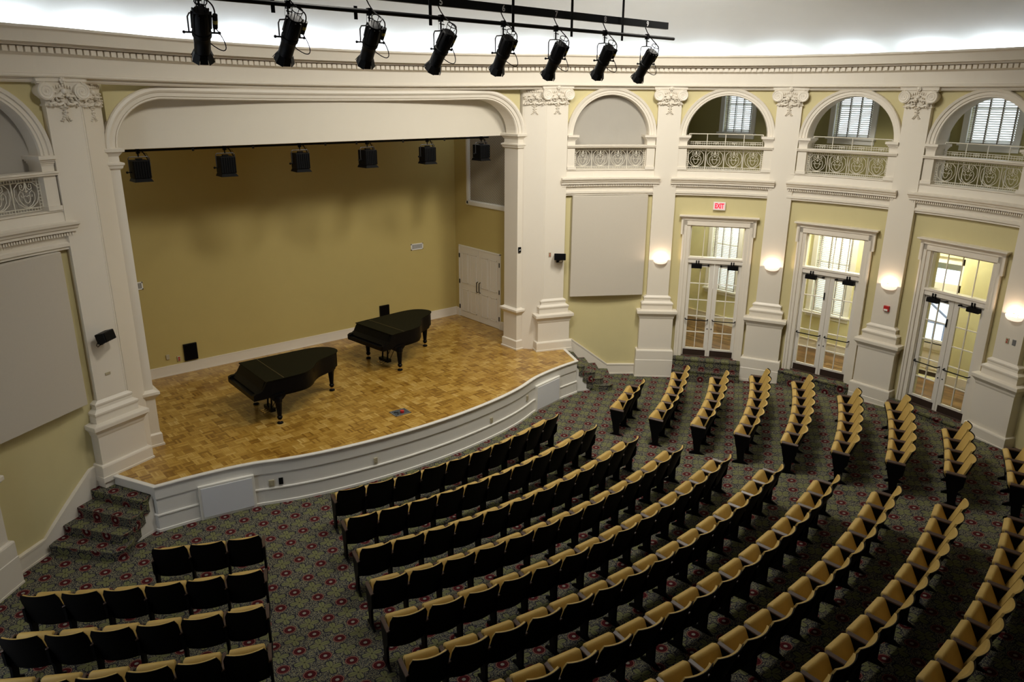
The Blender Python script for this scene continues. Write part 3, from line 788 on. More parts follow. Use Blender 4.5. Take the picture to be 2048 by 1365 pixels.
# ------------------------------------------------------------------ glazed double doors
DOFF = .41
def glazed_door(i, num, lab_knob):
    f0, L = bmap(i); dc = DC[i]; a, d, n, L = bayframe(i)
    org = f0(dc, 0, 0, True)
    t = struct(bpy.data.objects.new('door_%d' % num, None)); COL.objects.link(t); t.location = (org[0], org[1], .60); t.rotation_euler = (0, 0, math.atan2(d.y, d.x))
    Z = -.60
    c = MB()   # casing with crossettes and cap
    for s in (-1, 1):
        for (x0, x1, y0) in ((.70, .79, DOFF-.10), (.79, .88, DOFF-.13), (.86, .90, DOFF-.15)):
            c.box(*sorted((s*x0, s*x1)), y0, DOFF+.12, floor_z(org[0], org[1])-.1+Z, 4.36+Z)
        c.box(*sorted((s*.86, s*.945)), DOFF-.15, DOFF, 3.98+Z, 4.40+Z)
        c.box(*sorted((s*.69, s*.72)), DOFF-.06, DOFF+.12, .6+Z, 4.25+Z)
    c.box(-.90, .90, DOFF-.13, DOFF+.12, 4.23+Z, 4.40+Z); c.box(-.945, .945, DOFF-.15, DOFF, 4.36+Z, 4.43+Z)
    c.box(-.97, .97, DOFF-.19, DOFF, 4.43+Z, 4.46+Z); c.box(-1.0, 1.0, DOFF-.23, DOFF, 4.46+Z, 4.49+Z)
    c.build('door_casing', CREAM, t)
    tb = MB(); tb.box(-.70, .70, DOFF-.08, DOFF+.08, 3.22+Z, 3.36+Z); tb.box(-.70, .70, DOFF-.10, DOFF+.08, 3.33+Z, 3.38+Z)
    tb.box(-.70, -.67, DOFF-.03, DOFF+.03, 3.36+Z, 4.22+Z); tb.box(.67, .70, DOFF-.03, DOFF+.03, 3.36+Z, 4.22+Z); tb.box(-.7, .7, DOFF-.03, DOFF+.03, 4.19+Z, 4.23+Z)
    for k in (1, 2, 3): tb.box(-.67+1.34*k/4-.008, -.67+1.34*k/4+.008, DOFF-.012, DOFF+.012, 3.36+Z, 4.2+Z)
    to = tb.build('transom', DOORW, t)
    MB().box(-.68, .68, DOFF-.003, DOFF+.003, 3.37+Z, 4.2+Z).build('transom_glass', GLASS, to)
    MB().box(-.72, .72, DOFF-.06, DOFF+.2, -.03, .012).build('threshold', WOODD, t)
    for s in (-1, 1):
        l = MB(); X = lambda u: s*u     # u: 0 at meeting stile, .69 at hinge
        zb, zt = .61+Z, 3.215+Z
        def bx(m, u0, u1, z0, z1, y0=DOFF-.022, y1=DOFF+.022): m.box(*sorted((s*u0, s*u1)), y0, y1, z0, z1)
        bx(l, .004, .115, zb, zt); bx(l, .60, .685, zb, zt); bx(l, .1, .62, zb, zb+.22); bx(l, .1, .62, zt-.11, zt)
        for k in range(1, 5): z = zb+.22+(zt-.11-zb-.22)*k/5; bx(l, .1, .62, z-.011, z+.011, DOFF-.015, DOFF+.015)
        bx(l, .3575-.010, .3575+.010, zb+.2, zt-.1, DOFF-.015, DOFF+.015)
        lo = l.build('door_leaf', DOORW, t)
        g = MB(); bx(g, .11, .605, zb+.21, zt-.10, DOFF-.002, DOFF+.002); g.build('pane', GLASS, lo)
        k = MB(); bx(k, .06, .66, zb+.01, zb+.17, DOFF-.03, DOFF-.02); k.build('kick_plate', KICK, lo)
        pb = MB(); z = 1.66+Z
        pb.tube([(s*.06, DOFF-.02, z), (s*.07, DOFF-.10, z-.01), (s*.10, DOFF-.12, z-.01), (s*.62, DOFF-.12, z-.01), (s*.65, DOFF-.10, z-.01), (s*.66, DOFF-.02, z)], .014, 6)
        pb.build('push_bar', BLK, lo)
        cl = MB(); z = 3.17+Z; bx(cl, .33, .60, z-.09, z+.01, DOFF-.12, DOFF-.02)
        for u in (.42, .48): bx(cl, u-.015, u+.015, z, z+.12, DOFF-.10, DOFF-.06)
        bx(cl, .16, .34, z-.015, z+.005, DOFF-.11, DOFF-.095); bx(cl, .14, .18, z-.02, z+.01, DOFF-.12, DOFF-.02)
        cl.build('door_closer', BLK, lo)
        for z in (1.40+Z,):
            kn = MB(); kn.lathe([(.012, 0), (.016, .01), (.010, .02)], Matrix.Translation((s*.055, DOFF-.02, z)) @ Matrix.Rotation(pi/2, 4, 'X'), 10); kn.build('lock_cylinder', BLK, lo)
        if s < 0 and lab_knob:
            kb = MB(); kb.box(-.10, -.075, DOFF-.05, DOFF-.02, 2.60+Z, 2.78+Z); kb.build('key_switch', BLK, lo)
    # carpeted threshold steps
    stm = MB(lambda s_, o, z: f0(s_, o, z, True))
    fz = floor_z(*f0(dc, .1, 0)[:2])
    stm.box(.50, L-.50, .05, DOFF+.02, fz-.15, .592)
    nz = [(.592, .05)]
    if num == 1: stm.box(.50, L-.50, -.14, .06, fz-.15, .33); nz.append((.33, -.14))
    for z, o in nz: stm.box(.505, L-.505, o-.02, o+.03, z-.035, z+.004)
    st = stm.build('threshold_step', CARPS)
    tag(st, ['two carpeted steps', 'single carpeted step', 'low carpeted step'][num-1]+' below the %s glazed double doors' % ['leftmost', 'middle', 'rightmost'][num-1], 'step', 'carpeted steps at the glazed doors')
for k, i in enumerate((2, 3, 4)): glazed_door(i, k+1, k > 0)

# ------------------------------------------------------------------ corridor behind the doors, gallery above
XW = 11.85
c = MB(); c.prism([(9.6, 8.2), (XW+.3, 8.2), (XW+.3, -7.0), (8.2, -7.0)]+[bmap(i)[0](s, WOFF+.28, 0)[:2] for i in (5, 4, 3, 2, 1) for s in (2.6, 1.4, .3)]+[(6.4, 8.2)], .40, .598)
struct(c.build('floor_corridor', PLANK))
c = MB(); gp = [(XW+.2, 8.2), (XW+.2, -7.0), (8.4, -7.0)]+[bmap(i)[0](s, WOFF+.30, 0)[:2] for i in (5, 4, 3, 2, 1) for s in (2.6, 1.4, .3)]+[(6.4, 8.2)]
c.prism(gp, 5.06, 5.40); struct(c.build('floor_gallery', CREAM))
c = MB(); c.prism(gp, 8.25, 8.40); struct(c.build('ceiling_gallery', CEIL))
# outer wall with window openings
WINS = [(6.24, 7.24), (4.73, 5.73), (2.98, 3.98) if 0 else (1.24, 2.27), (-.53, .45), (-2.03, -1.0), (-4.2, -3.2)]
DOORY = (-1.43, -.60)
LOW = [(4.73, 5.73), (1.24, 2.27)]; UPP = [(4.73, 5.70), (1.24, 2.27), (-.53, .45), (-2.03, -1.0), (-4.2, -3.2)]
def outer(mb, ops, z0, z1):
    ops = sorted(ops); y = -7.0
    for (a, b, za, zb) in ops:
        mb.box(XW, XW+.3, y, a, z0, z1); mb.box(XW, XW+.3, a, b, z0, za); mb.box(XW, XW+.3, a, b, zb, z1); y = b
    mb.box(XW, XW+.3, y, 8.2, z0, z1)
w = MB(); outer(w, [(a, b, 1.70, 4.45) for a, b in LOW]+[(-1.50, -.52, .6, 3.75)], .4, 5.1); w.box(10.2, XW, -7.1, -6.9, .4, 5.1); w.box(6.4, XW+.3, 8.1, 8.3, .4, 5.1)
w.box(11.70, XW, -4.0, -1.62, .6, 5.1)
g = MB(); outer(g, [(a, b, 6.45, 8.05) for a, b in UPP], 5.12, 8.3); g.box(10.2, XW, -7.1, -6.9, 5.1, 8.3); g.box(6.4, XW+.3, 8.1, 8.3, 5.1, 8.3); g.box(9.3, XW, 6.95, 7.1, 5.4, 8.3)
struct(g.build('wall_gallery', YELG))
struct(w.build('wall_corridor', YELC))
b = MB(); b.box(XW-.03, XW, -.45, 8.1, .6, .85); b.box(XW-.04, XW, -.45, 8.1, .6, .64); b.box(11.67, 11.70, -4.0, -1.6, .6, .85); b.box(XW-.04, XW, -.45, 8.1, .83, .86)
baseboard(b)
WN = [0]
def window(a, b, z0, z1, upper):
    WN[0] += 1; t = struct(bpy.data.objects.new('window_%d' % WN[0], None)); COL.objects.link(t); t.location = (XW, (a+b)/2, z0)
    hw = (b-a)/2; H = z1-z0
    m = MB()
    for (y0, y1, za, zb) in ((-hw-.11, -hw+.02, -.02, H+.1), (hw-.02, hw+.11, -.02, H+.1), (-hw-.11, hw+.11, H-.02, H+.12)): m.box(-.05, .02, y0, y1, za, zb)
    for (y0, y1, za, zb) in ((-hw, -hw+.05, 0, H), (hw-.05, hw, 0, H), (-hw, hw, 0, .06), (-hw, hw, H-.06, H), (-hw, hw, H/2-.025, H/2+.025)): m.box(.14, .19, y0, y1, za, zb)
    m.build('window_frame', WHITEP, t)
    s = MB(); s.box(-.12, .15, -hw-.14, hw+.14, -.05, .0); s.box(-.04, 0, -hw-.11, hw+.11, -.17, -.05); s.build('window_sill', WHITEP, t)
    MB().box(.163, .167, -hw+.04, hw-.04, .04, H-.04).build('pane', GLASS, t)
    # blind hangs inside the opening
    nm = ['', 'leftmost', 'middle', 'right'][0]
    bl = thing('window_blind', '', 'blind', (XW+.06, (a+b)/2, z0), 0, 'white slatted window blinds')
    sl = MB(); ns = int((H-.02)/.052)
    for k in range(ns):
        z = .03+k*.052; ca, sa = cos(R_(38)), sin(R_(38)); q = []
        for (u, v_) in ((-.025, -.0015), (.025, -.0015), (.025, .0015), (-.025, .0015)): q.append((u*ca, u*sa+v_))
        sl.loft([[(x, -hw+.012, z+zz_) for x, zz_ in q], [(x, hw-.012, z+zz_) for x, zz_ in q]])
    sl.box(-.03, .03, -hw+.01, hw-.01, 0, .02)
    sl.build('slats', BLINDM, bl)
    tp = MB()
    for k in range(4):
        y = -hw+.09+(2*hw-.18)*k/3; tp.box(-.032, -.030, y-.014, y+.014, 0, H); tp.box(.030, .032, y-.014, y+.014, 0, H)
    tp.build('ladder_tape', TAPEM, bl)
    return bl
bl = window(4.73, 5.73, 1.70, 4.45, False); bl['label'] = 'tall slatted blind seen through the leftmost glazed doors'
bl = window(1.24, 2.27, 1.70, 4.45, False); bl['label'] = 'tall slatted blind seen through the middle glazed doors'
for (a, b), lb in zip(UPP, ('slatted blind in the gallery window behind the arch over the exit sign', 'slatted blind in the gallery window seen through the middle arch', 'narrowly visible gallery window blind behind the left side of the rightmost arch', 'largest slatted gallery blind, centred in the rightmost arch at top right', 'slatted gallery blind past the rightmost arch')):
    bl = window(a, b, 6.45, 8.05, True); bl['label'] = lb
# exterior door with glass seen through the third doors
t = struct(bpy.data.objects.new('door_5', None)); COL.objects.link(t); t.location = (XW+.2, -1.0, .6)
m = MB()
for (y0, y1, z0, z1) in ((-.5, -.42, 0, 3.2), (.38, .46, 0, 3.2), (-.5, .46, 2.15, 2.48), (-.5, .46, 2.98, 3.2)): m.box(-.12, .05, y0, y1, z0, z1)
m.build('door_frame', WHITEP, t)
m = MB()
for (y0, y1, z0, z1) in ((-.42, -.31, 0, 2.15), (.27, .38, 0, 2.15), (-.42, .38, 0, .14), (-.42, .38, .72, .98), (-.42, .38, 2.02, 2.15)): m.box(-.03, .02, y0, y1, z0, z1)
m.box(-.015, .01, -.35, .3, .1, .8)
for (y0, y1) in ((-.29, -.04), (0.0, .25)):
    for (a0, a1, z0, z1) in ((y0, y1, .20, .215), (y0, y1, .66, .675), (y0, y0+.015, .2, .67), (y1-.015, y1, .2, .67)): m.box(-.03, -.01, a0, a1, z0, z1)
lo = m.build('door_leaf', DOORW, t)
MB().box(-.004, .004, -.33, .29, .96, 2.04).build('pane', GLASS, lo)
MB().box(-.004, .004, -.42, .40, 2.45, 3.1).build('transom_glass', GLASS, t)
m = MB(); m.tube([(-.03, -.36, .90), (-.10, -.34, .90), (-.10, .32, .90), (-.03, .34, .90)], .014, 6); m.build('push_bar', BLK, lo)
MB().box(-.035, -.03, -.4, .36, .01, .12).build('kick_plate', KICK, lo)
# awning edge and ground outdoors
t = thing('awning', 'grey awning edge outside the exterior door transom', 'awning', (12.15, -.8, 3.33))
MB().box(.30, .65, -1.4, 1.4, 0, .27).build('canopy', GREYM, t)
for y in (-1.38, 1.34): MB().box(-.02, .32, y, y+.04, .16, .22).build('bracket', GREYM, t)
g = MB(); g.box(12.2, 26, -12, 10, -.6, -.5); struct(g.build('ground', CONC))
t = thing('outdoor_railing', 'blue grey metal stair railing seen through the exterior door glass', 'railing', (13.6, -1.2, -.5))
m = MB()
for z in (1.55, 2.1): m.tube([(0, -1.5, z), (0, 1.5, z)], .03, 6)
m.tube([(0, .2, 2.1), (-.2, 1.2, 2.9)], .03, 6); m.build('handrail', BLUER, t)
m = MB()
for k in range(13): m.tube([(0, -1.5+k*.25, 0), (0, -1.5+k*.25, 2.1)], .018, 5)
m.build('balusters', BLUER, t)
# ceiling globes in the corridor
for (x, y, lb) in ((10.9, -.95, 'round white ceiling light seen through the transom of the rightmost glazed doors'), (10.95, .75, 'round white ceiling light glimpsed at the top right of the middle transom'), (10.6, 4.6, 'round white ceiling light in the corridor behind the leftmost glazed doors')):
    t = thing('ceiling_globe', lb, 'ceiling light', (x, y, 5.06), 0, 'corridor ceiling lights')
    MB().lathe([(.06, 0), (.08, -.02), (.08, -.05), (.05, -.07)], None, 16).build('canopy', WHITEP, t)
    m = MB(); m.ball((0, 0, -.16), (.14, .14, .11), 16, 9); m.build('globe', GLOBE_E, t, smooth=True)
    l = bpy.data.lights.new('corridor_lamp', 'POINT'); l.energy = 120; l.color = (1, .96, .86); l.shadow_soft_size = .14
    lo = bpy.data.objects.new('corridor_lamp', l); COL.objects.link(lo); lo.location = (x, y, 4.70)

# ------------------------------------------------------------------ wall fittings on pilasters
def on_pil(i, x, z, name, label, cat, group=None, yy=.16):
    px, py, a = PIL[i]; a = R_(a)
    return thing(name, label, cat, (px+cos(a)*x+sin(a)*yy, py-sin(a)*x+cos(a)*yy, z), -a, group)
def bulb(m, prof): pass
for i, lb in ((2, 'glowing half-bowl wall sconce nearest the grey acoustic panel, left of the exit doors'), (3, 'glowing half-bowl wall sconce between the leftmost and middle glazed doors'), (4, 'glowing half-bowl wall sconce above the red fire alarm'), (5, 'glowing half-bowl wall sconce at the right edge above two switch plates')):
    t = on_pil(i, 0.02, 3.22, 'wall_sconce', lb, 'wall lamp', 'half-bowl wall sconces')
    m = MB(); K = 14; rings = []
    for k in range(8):
        u = k/7; r = .015+.155*sin(u*pi/2)**.9; z = -.05+.11*u**2.2; rings.append([(r*1.1*cos(pi+pi*j/K), .0+r*.9*sin(pi+pi*j/K), z) for j in range(K+1)])
    m.loft(rings, close=False); m.build('bowl', SCONCE_E, t, smooth=True)
    m = MB(); m.box(-.06, .06, -.015, .0, -.03, .10); m.build('back_plate', BRASS, t)
    m = MB(); m.lathe([(.004, -.05), (.022, -.03), (.018, -.015)], Matrix.Translation((0, -.03, 0)), 10); m.build('finial', BRASS, t)
    px, py, a = PIL[i]; a = R_(a)
    l = bpy.data.lights.new('sconce_lamp', 'POINT'); l.energy = 11.0; l.color = (1, .74, .52); l.shadow_soft_size = .04
    lo = bpy.data.objects.new('sconce_lamp', l); COL.objects.link(lo); lo.location = (px+cos(a)*.02+sin(a)*.07, py-sin(a)*.02+cos(a)*.07, 3.285)
def small_speaker(i, x, label, sgn):
    t = on_pil(i, x, 3.42, 'wall_speaker', label, 'loudspeaker', 'small loudspeakers beside the stage')
    m = MB(); rm = Matrix.Translation((0, -.17, .03)) @ Matrix.Rotation(R_(sgn*22), 4, 'Z') @ Matrix.Rotation(R_(-14), 4, 'X')
    m.box(-.15, .15, -.08, .09, -.085, .085, rm); m.build('cabinet', BLK, t, bevel=.012)
    m = MB(); m.box(-.13, .13, -.088, -.08, -.07, .07, rm); m.build('grille', BLKS, t)
    m = MB(); m.tube([(0, 0, -.10), (0, -.08, -.11), (0, -.15, -.06)], .014, 6); m.box(-.03, .03, -.02, 0, -.15, -.05); m.build('bracket', BLK, t)
    m = MB(); m.tube([(-.10*sgn, -.10, -.03), (-.13*sgn, -.07, -.12), (-.09*sgn, -.04, -.16), (-.02*sgn, -.02, -.14)], .006, 5); m.build('cable', BLK, t)
small_speaker(0, -.05, 'small black loudspeaker on the pilaster left of the stage', 1)
small_speaker(1, .10, 'small black loudspeaker on the pilaster right of the stage', -1)
def plate(i, x, z, w, h, mat, name, lab, cat, detail=None, yy=.16, group=None):
    t = on_pil(i, x, z, name, lab, cat, group, yy)
    MB().box(-w/2, w/2, -.012, 0, -h/2, h/2).build('cover_plate', mat, t, bevel=.003)
    if detail: m = MB(); [m.box(-w*.18, w*.18, -.018, -.01, zz_-h*.10, zz_+h*.10) for zz_ in (-h*.2, h*.2)]; m.build('sockets', detail, t)
    return t
plate(1, -.12, 3.49, .07, .12, PLASTIC, 'wall_outlet', 'beige outlet plate beside the loudspeaker right of the stage', 'outlet', REDP)
plate(5, -.03, 2.73, .075, .12, PLASTIC, 'wall_outlet', 'beige outlet plate with red socket on the rightmost pilaster', 'outlet', REDP)
plate(5, .12, 2.735, .075, .12, GREYM, 'light_switch', 'grey steel switch plate on the rightmost pilaster', 'switch')
plate(0, -.02, 2.73, .10, .045, PLASTIC, 'wall_sticker', 'small oval yellowish sticker on the pilaster left of the stage', 'sticker')
t = on_pil(4, .05, 2.72, 'fire_alarm', 'red fire alarm with a white strobe on the pilaster below the sconce', 'fire alarm')
MB().box(-.065, .065, -.05, 0, -.065, .065).build('housing', REDP, t, bevel=.006)
MB().box(-.045, .045, -.065, -.05, -.05, -.01).build('strobe', WHITEP, t)
# black control plate on the right pier
t = thing('control_plate', 'small black control plate with two white marks on the right stage pier', 'switch', (4.66, 6.60, 3.62))
MB().box(-.04, .04, -.0, .03, -.07, .07).build('cover_plate', BLK, t)
m = MB(); m.box(-.02, -.005, -.003, .0, -.012, .008); m.box(.005, .02, -.003, .0, -.008, .012); m.build('markings', WHITEL, t)
# exit sign
f, L = bmap(2); a, d, n, L = bayframe(2)
p = f(1.38, .36, 4.745, True); t = thing('exit_sign', 'white illuminated exit sign with red letters above the leftmost glazed doors', 'sign', p, math.atan2(d.y, d.x))
MB().box(-.155, .155, -.03, .03, -.105, .105).build('housing', WHITEP, t, bevel=.006)
MB().box(-.135, .135, -.034, -.03, -.085, .085).build('sign_face', EXIT_E, t)
def text(body, size, mat, parent, loc, rot, name='lettering', ext=.003, align='CENTER', sx=1.0, bold=.02):
    cu = bpy.data.curves.new(name, 'FONT'); cu.body = body; cu.size = size; cu.extrude = ext; cu.align_x = align; cu.align_y = 'CENTER'; cu.offset = size*bold
    o = bpy.data.objects.new(name+'_tmp', cu); COL.objects.link(o)
    dg = bpy.context.evaluated_depsgraph_get(); me = bpy.data.meshes.new_from_object(o.evaluated_get(dg)); bpy.data.objects.remove(o)
    me.materials.clear(); me.materials.append(mat); ob = bpy.data.objects.new(name, me); COL.objects.link(ob); ob.parent = parent
    ob.location = loc; ob.rotation_euler = rot; ob.scale = (sx, 1, 1); return ob
tx = text('EXIT', .175, EXITR_E, t, (0, -.036, 0), (pi/2, 0, 0), sx=.64, bold=.035)

# ------------------------------------------------------------------ things on the stage walls and stage face
def wallbox(name, label, cat, x, z, w, h, mat, y=10.47, dep=.03, group=None):
    t = thing(name, label, cat, (x, y, z), 0, group); MB().box(-w/2, w/2, -dep, 0, -h/2, h/2).build('cover', mat, t, bevel=.004); return t
for (x, z, lb) in ((4.02, 3.205, 'white slotted air vent on the stage back wall, right of centre'), (-3.76, 3.20, 'white slotted air vent on the stage back wall at the far left')):
    t = thing('wall_vent', lb, 'vent', (x, 10.47, z), 0, 'air vents on the stage back wall'); w, h = .42, .18
    m = MB()
    for (x0, x1, z0, z1) in ((-w/2, w/2, -h/2, -h/2+.025), (-w/2, w/2, h/2-.025, h/2), (-w/2, -w/2+.025, -h/2, h/2), (w/2-.025, w/2, -h/2, h/2)): m.box(x0, x1, -.02, 0, z0, z1)
    m.build('vent_frame', WHITEP, t); MB().box(-w/2+.02, w/2-.02, -.006, 0, -h/2+.02, h/2-.02).build('backing', GREYM, t)
    m = MB()
    for k in range(15): m.box(-w/2+.03+k*(w-.06)/14-.004, -w/2+.03+k*(w-.06)/14+.004, -.016, 0, -h/2+.02, h/2-.02)
    m.build('slats', WHITEP, t)
for (x, z, w, h, lb) in ((-2.69, 1.40, .32, .42, 'square black monitor panel near the floor on the stage back wall, behind the left piano'), (2.82, 1.42, .31, .42, 'square black monitor panel on the stage back wall, behind the right piano')):
    t = thing('monitor_panel', lb, 'monitor', (x, 10.47, z), 0, 'black panels on the stage back wall')
    MB().box(-w/2, w/2, -.05, 0, -h/2, h/2).build('housing', BLK, t, bevel=.004); MB().box(-w/2+.02, w/2-.02, -.055, -.05, -h/2+.02, h/2-.02).build('face', BLKS, t)
wallbox('wall_outlet', 'beige blank plate at the left of the stage back wall', 'outlet', -3.23, 1.37, .08, .12, PLASTIC)
t = wallbox('wall_outlet', 'beige outlet plate beside the left black monitor panel', 'outlet', -2.98, 1.28, .08, .12, PLASTIC)
m = MB(); m.box(-.02, .02, -.04, -.03, -.04, -.01); m.box(-.02, .02, -.04, -.03, .01, .04); m.build('sockets', REDP, t)
def edge_at(x):
    P = sorted(EDGE); 
    for a, b in zip(P[:-1], P[1:]):
        if a[0] <= x <= b[0] and b[0]-a[0] > 1e-6:
            u = (x-a[0])/(b[0]-a[0]); return a[1]+(b[1]-a[1])*u, math.atan2(b[1]-a[1], b[0]-a[0])
for (x, z, w, h, mat, lb) in ((-3.26, .42, .10, .13, PLASTIC, 'beige double outlet on the stage front near the left access panel'), (-3.10, .44, .08, .13, BLK, 'black plate on the stage front beside the beige double outlet'),
                              (-1.27, .43, .075, .12, PLASTIC, 'beige outlet plate on the stage front, left of centre'), (1.78, .43, .075, .12, PLASTIC, 'beige outlet plate on the stage front, right of centre'), (3.18, .50, .075, .12, PLASTIC, 'beige outlet plate on the stage front near the right access panel')):
    y, an = edge_at(x); t = thing('stage_outlet', lb, 'outlet', (x, y, z), an, 'outlets in the stage front'); MB().box(-w/2, w/2, -.012, .03, -h/2, h/2).build('cover_plate', mat, t)
    m = MB(); m.box(-w*.2, w*.2, -.016, -.01, -.04, -.01); m.box(-w*.2, w*.2, -.016, -.01, .01, .04); m.build('sockets', mat, t)
# floor box
t = thing('floor_box', 'open grey floor pocket with a red connector in the stage floor', 'floor box', (-.14, 4.98, ZS), R_(-3))
m = MB()
for (x0, x1, y0, y1) in ((-.19, .19, -.15, -.125), (-.19, .19, .125, .15), (-.19, -.165, -.15, .15), (.165, .19, -.15, .15)): m.box(x0, x1, y0, y1, -.01, .012)
m.build('rim', GREYM, t); MB().box(-.17, .17, -.13, .13, -.004, .003).build('well', paint('dark_grey_steel', (.06, .07, .075), .5), t)
m = MB(); m.lathe([(.04, 0), (.045, .05), (.035, .055)], Matrix.Translation((.03, -.03, .0)), 14); m.build('connector', REDP, t)
m = MB(); m.tube([(-.12, .06, .01), (-.05, .0, .02), (-.10, -.08, .015)], .008, 5); m.build('cable', BLK, t)

# ------------------------------------------------------------------ grand pianos
def piano():
    t = thing('grand_piano', '', 'piano', (0, 0, 0), 0, 'closed black grand pianos')
    base = [(-.20, .83), (.6, .84), (1.25, .84), (1.55, .80), (1.76, .68), (1.87, .48), (1.86, .28), (1.72, .14), (1.48, .04), (1.24, -.06), (1.06, -.22), (.90, -.44), (.72, -.58), (.50, -.63), (.15, -.635), (-.20, -.635)]
    def sm(P):
        r = [P[0]]
        for a, b in zip(P[:-1], P[1:]): r += [(a[0]*.75+b[0]*.25, a[1]*.75+b[1]*.25), (a[0]*.25+b[0]*.75, a[1]*.25+b[1]*.75)]
        return r+[P[-1]]
    o = sm(sm(base)); cx = .7; cy = .15
    sc = lambda k: [(cx+(x-cx)*k, cy+(y-cy)*k) for x, y in o]
    m = MB(); m.prism(sc(.975), .64, .965); m.build('rim', BLKS, t, smooth=True)
    m = MB(); m.prism(sc(.93), .58, .645); m.build('underframe', BLKS, t)
    # keybed and arms
    m = MB(); m.box(-.50, -.18, -.62, .82, .60, .70); kb = m.build('keybed', BLKS, t, bevel=.01)
    for y0, y1 in ((-.635, -.55), (.745, .83)):
        a = MB(); prof = [(-.50, .62), (-.50, .73), (-.44, .76), (-.36, .765), (-.30, .80), (-.26, .87), (-.20, .965), (-.1, .965), (-.1, .62)]
        a.loft([[(x, y0, z) for x, z in prof], [(x, y1, z) for x, z in prof]]); a.build('key_cheek', BLKS, t, bevel=.006)
    a = MB(); prof = [(-.42, .69), (-.42, .73), (-.30, .80), (-.22, .955), (-.1, .955), (-.1, .69)]
    a.loft([[(x, -.55, z) for x, z in prof], [(x, .745, z) for x, z in prof]]); a.build('fallboard', BLKS, t)
    # lid: front flap and main lid
    front = [p for p in sc(1.0) if p[0] <= .16]; mainp = [p for p in sc(1.0) if p[0] > .16]
    m = MB(); m.prism([(-.235, .84), (.155, .845), (.155, -.64), (-.235, -.64)], .967, .985); lo = m.build('lid_flap', LIDM, t, bevel=.004)
    m = MB(); m.prism([(.165, .845)]+[p for p in sc(1.0) if p[0] > .2]+[(.165, -.64)], .967, .985); m.build('lid', LIDM, t, bevel=.004)
    m = MB()
    for k in range(1): m.tube([(.16, .84, .986), (.16, -.635, .986)], .006, 6)
    m.build('lid_hinge', paint('dull_brass', (.16, .12, .05), .5, metal=.5), t)
    # legs
    for (x, y) in ((0, .675), (0, -.625), (1.69, .39)):
        m = MB(); prof = [(.075, .60), (.085, .57), (.085, .50), (.072, .47), (.045, .19), (.043, .17), (.058, .155), (.058, .13), (.046, .12), (.042, .095), (.025, .09)]
        m.lathe(prof, Matrix.Translation((x, y, 0)), 8); l = m.build('leg', BLKS, t)
        c = MB(); c.lathe([(.018, .095), (.022, .055), (.022, .05)], Matrix.Translation((x, y, 0)), 10); c.build('caster_stem', BRASS, l)
        w = MB(); w.lathe([(.055, .0), (.065, .01), (.062, .028), (.03, .045), (.025, .05)], Matrix.Translation((x, y, 0)), 14); w.build('caster_cup', BLK, l)
    # bulky corner blocks above the front legs
    m = MB(); m.stack([(.10, -.10, .52), (.14, -.14, .60), (.14, -.14, .66)], .14); 
    for (x, y) in ((0, .675), (0, -.58)):
        b = MB(lambda a_, b_, c_, x=x, y=y: (x+a_, y+b_*(.7 if b_ > 0 else .5), c_)); b.v = []; b.stack([(.10, -.10, .52), (.16, -.14, .60), (.16, -.14, .66)], .14); b.build('leg_block', BLKS, t)
    # pedal lyre
    m = MB()
    for y in (-.05, .15): m.tube([(.10, y, .60), (.06, y-.0, .14)], .022, 8)
    m.box(.0, .12, -.13, .23, .07, .15); m.tube([(.16, -.02, .10), (.48, -.02, .58)], .009, 6); m.tube([(.16, .12, .10), (.48, .12, .58)], .009, 6); m.build('pedal_lyre', BLKS, t)
    for y in (-.04, .05, .14): p = MB(); p.box(-.12, .02, y-.018, y+.018, .055, .065); p.tube([(-.12, y, .06), (-.13, y, .06)], .02, 8); p.build('pedal', BRASS, t)
    return t
PI = piano(); PI.location = (-2.36, 6.72, ZS); PI.rotation_euler = (0, 0, R_(-1)); PI['label'] = 'closed black grand piano nearer the audience, left of centre stage'
dup(PI, (1.22, 7.86, ZS), R_(6.5), 'closed black grand piano further upstage, right of centre by the back wall')

# ------------------------------------------------------------------ lighting bar over the audience
def bar_y(x): return .55+.055*(x+5)
BZ = 8.42
t = thing('lighting_pipe', 'long black lighting pipe hung over the audience, carrying eight spotlights', 'lighting bar', (0, 0, BZ))
m = MB(); m.tube([(-6.6, bar_y(-6.6), 0), (3.34, bar_y(3.34), 0)], .027, 10); m.build('pipe', BLK, t)
for x in (-4.25, -3.18, -2.05, -.57, .67, 1.90):
    hs = MB(); zt = (2.15 if x > -1 else 2.15); top_z = 10.62-BZ if 0 else None
    # strap runs up to the dome
    u = 0; 
    hs.box(x-.022, x+.022, bar_y(x)-.005, bar_y(x)+.005, -.10, .62 if x > -1.0 else (.30 if x > -3 else .05)); hs.build('hanger_strap', BLK, t)
for x in (-2.05, -.57, .67, 1.90):
    m = MB(); m.tube([(x, bar_y(x), .25), (x, bar_y(x), 1.85)], .004, 5); m.build('hanger_wire', BLK, t)
t = thing('cable_raceway', 'flat black numbered cable raceway just above the lighting pipe', 'raceway', (0, 0, BZ+.205))
ang = math.atan2(.055, 1)
m = MB(); x0, x1 = -3.1, 3.20
rm = lambda x, o, z: (x, bar_y(x)+.06+o, z)
mm = MB(rm); mm.box(x0, x1, -.03, .03, -.055, .055); mm.build('channel', BLK, t)
SX = [-5.08, -4.07, -2.99, -1.88, -.76, .32, 1.46, 2.57]
AZ = [15, 0, 10, -5, 12, 10, 18, 10]; EL = [50, 48, 46, 52, 48, 50, 46, 50]; PV = [.35, .345, .35, .385, .39, .43, .42, .44]
for x, ch in zip(SX[3:], '96789'[:5]):
    text({0: '5'}.get(0, '5') if 0 else ch if ch != '9' or x > 1 else '5', .115, WHITEL, t, (x+.03, bar_y(x)+.028, -.005), (pi/2, 0, ang), 'numeral', .001)
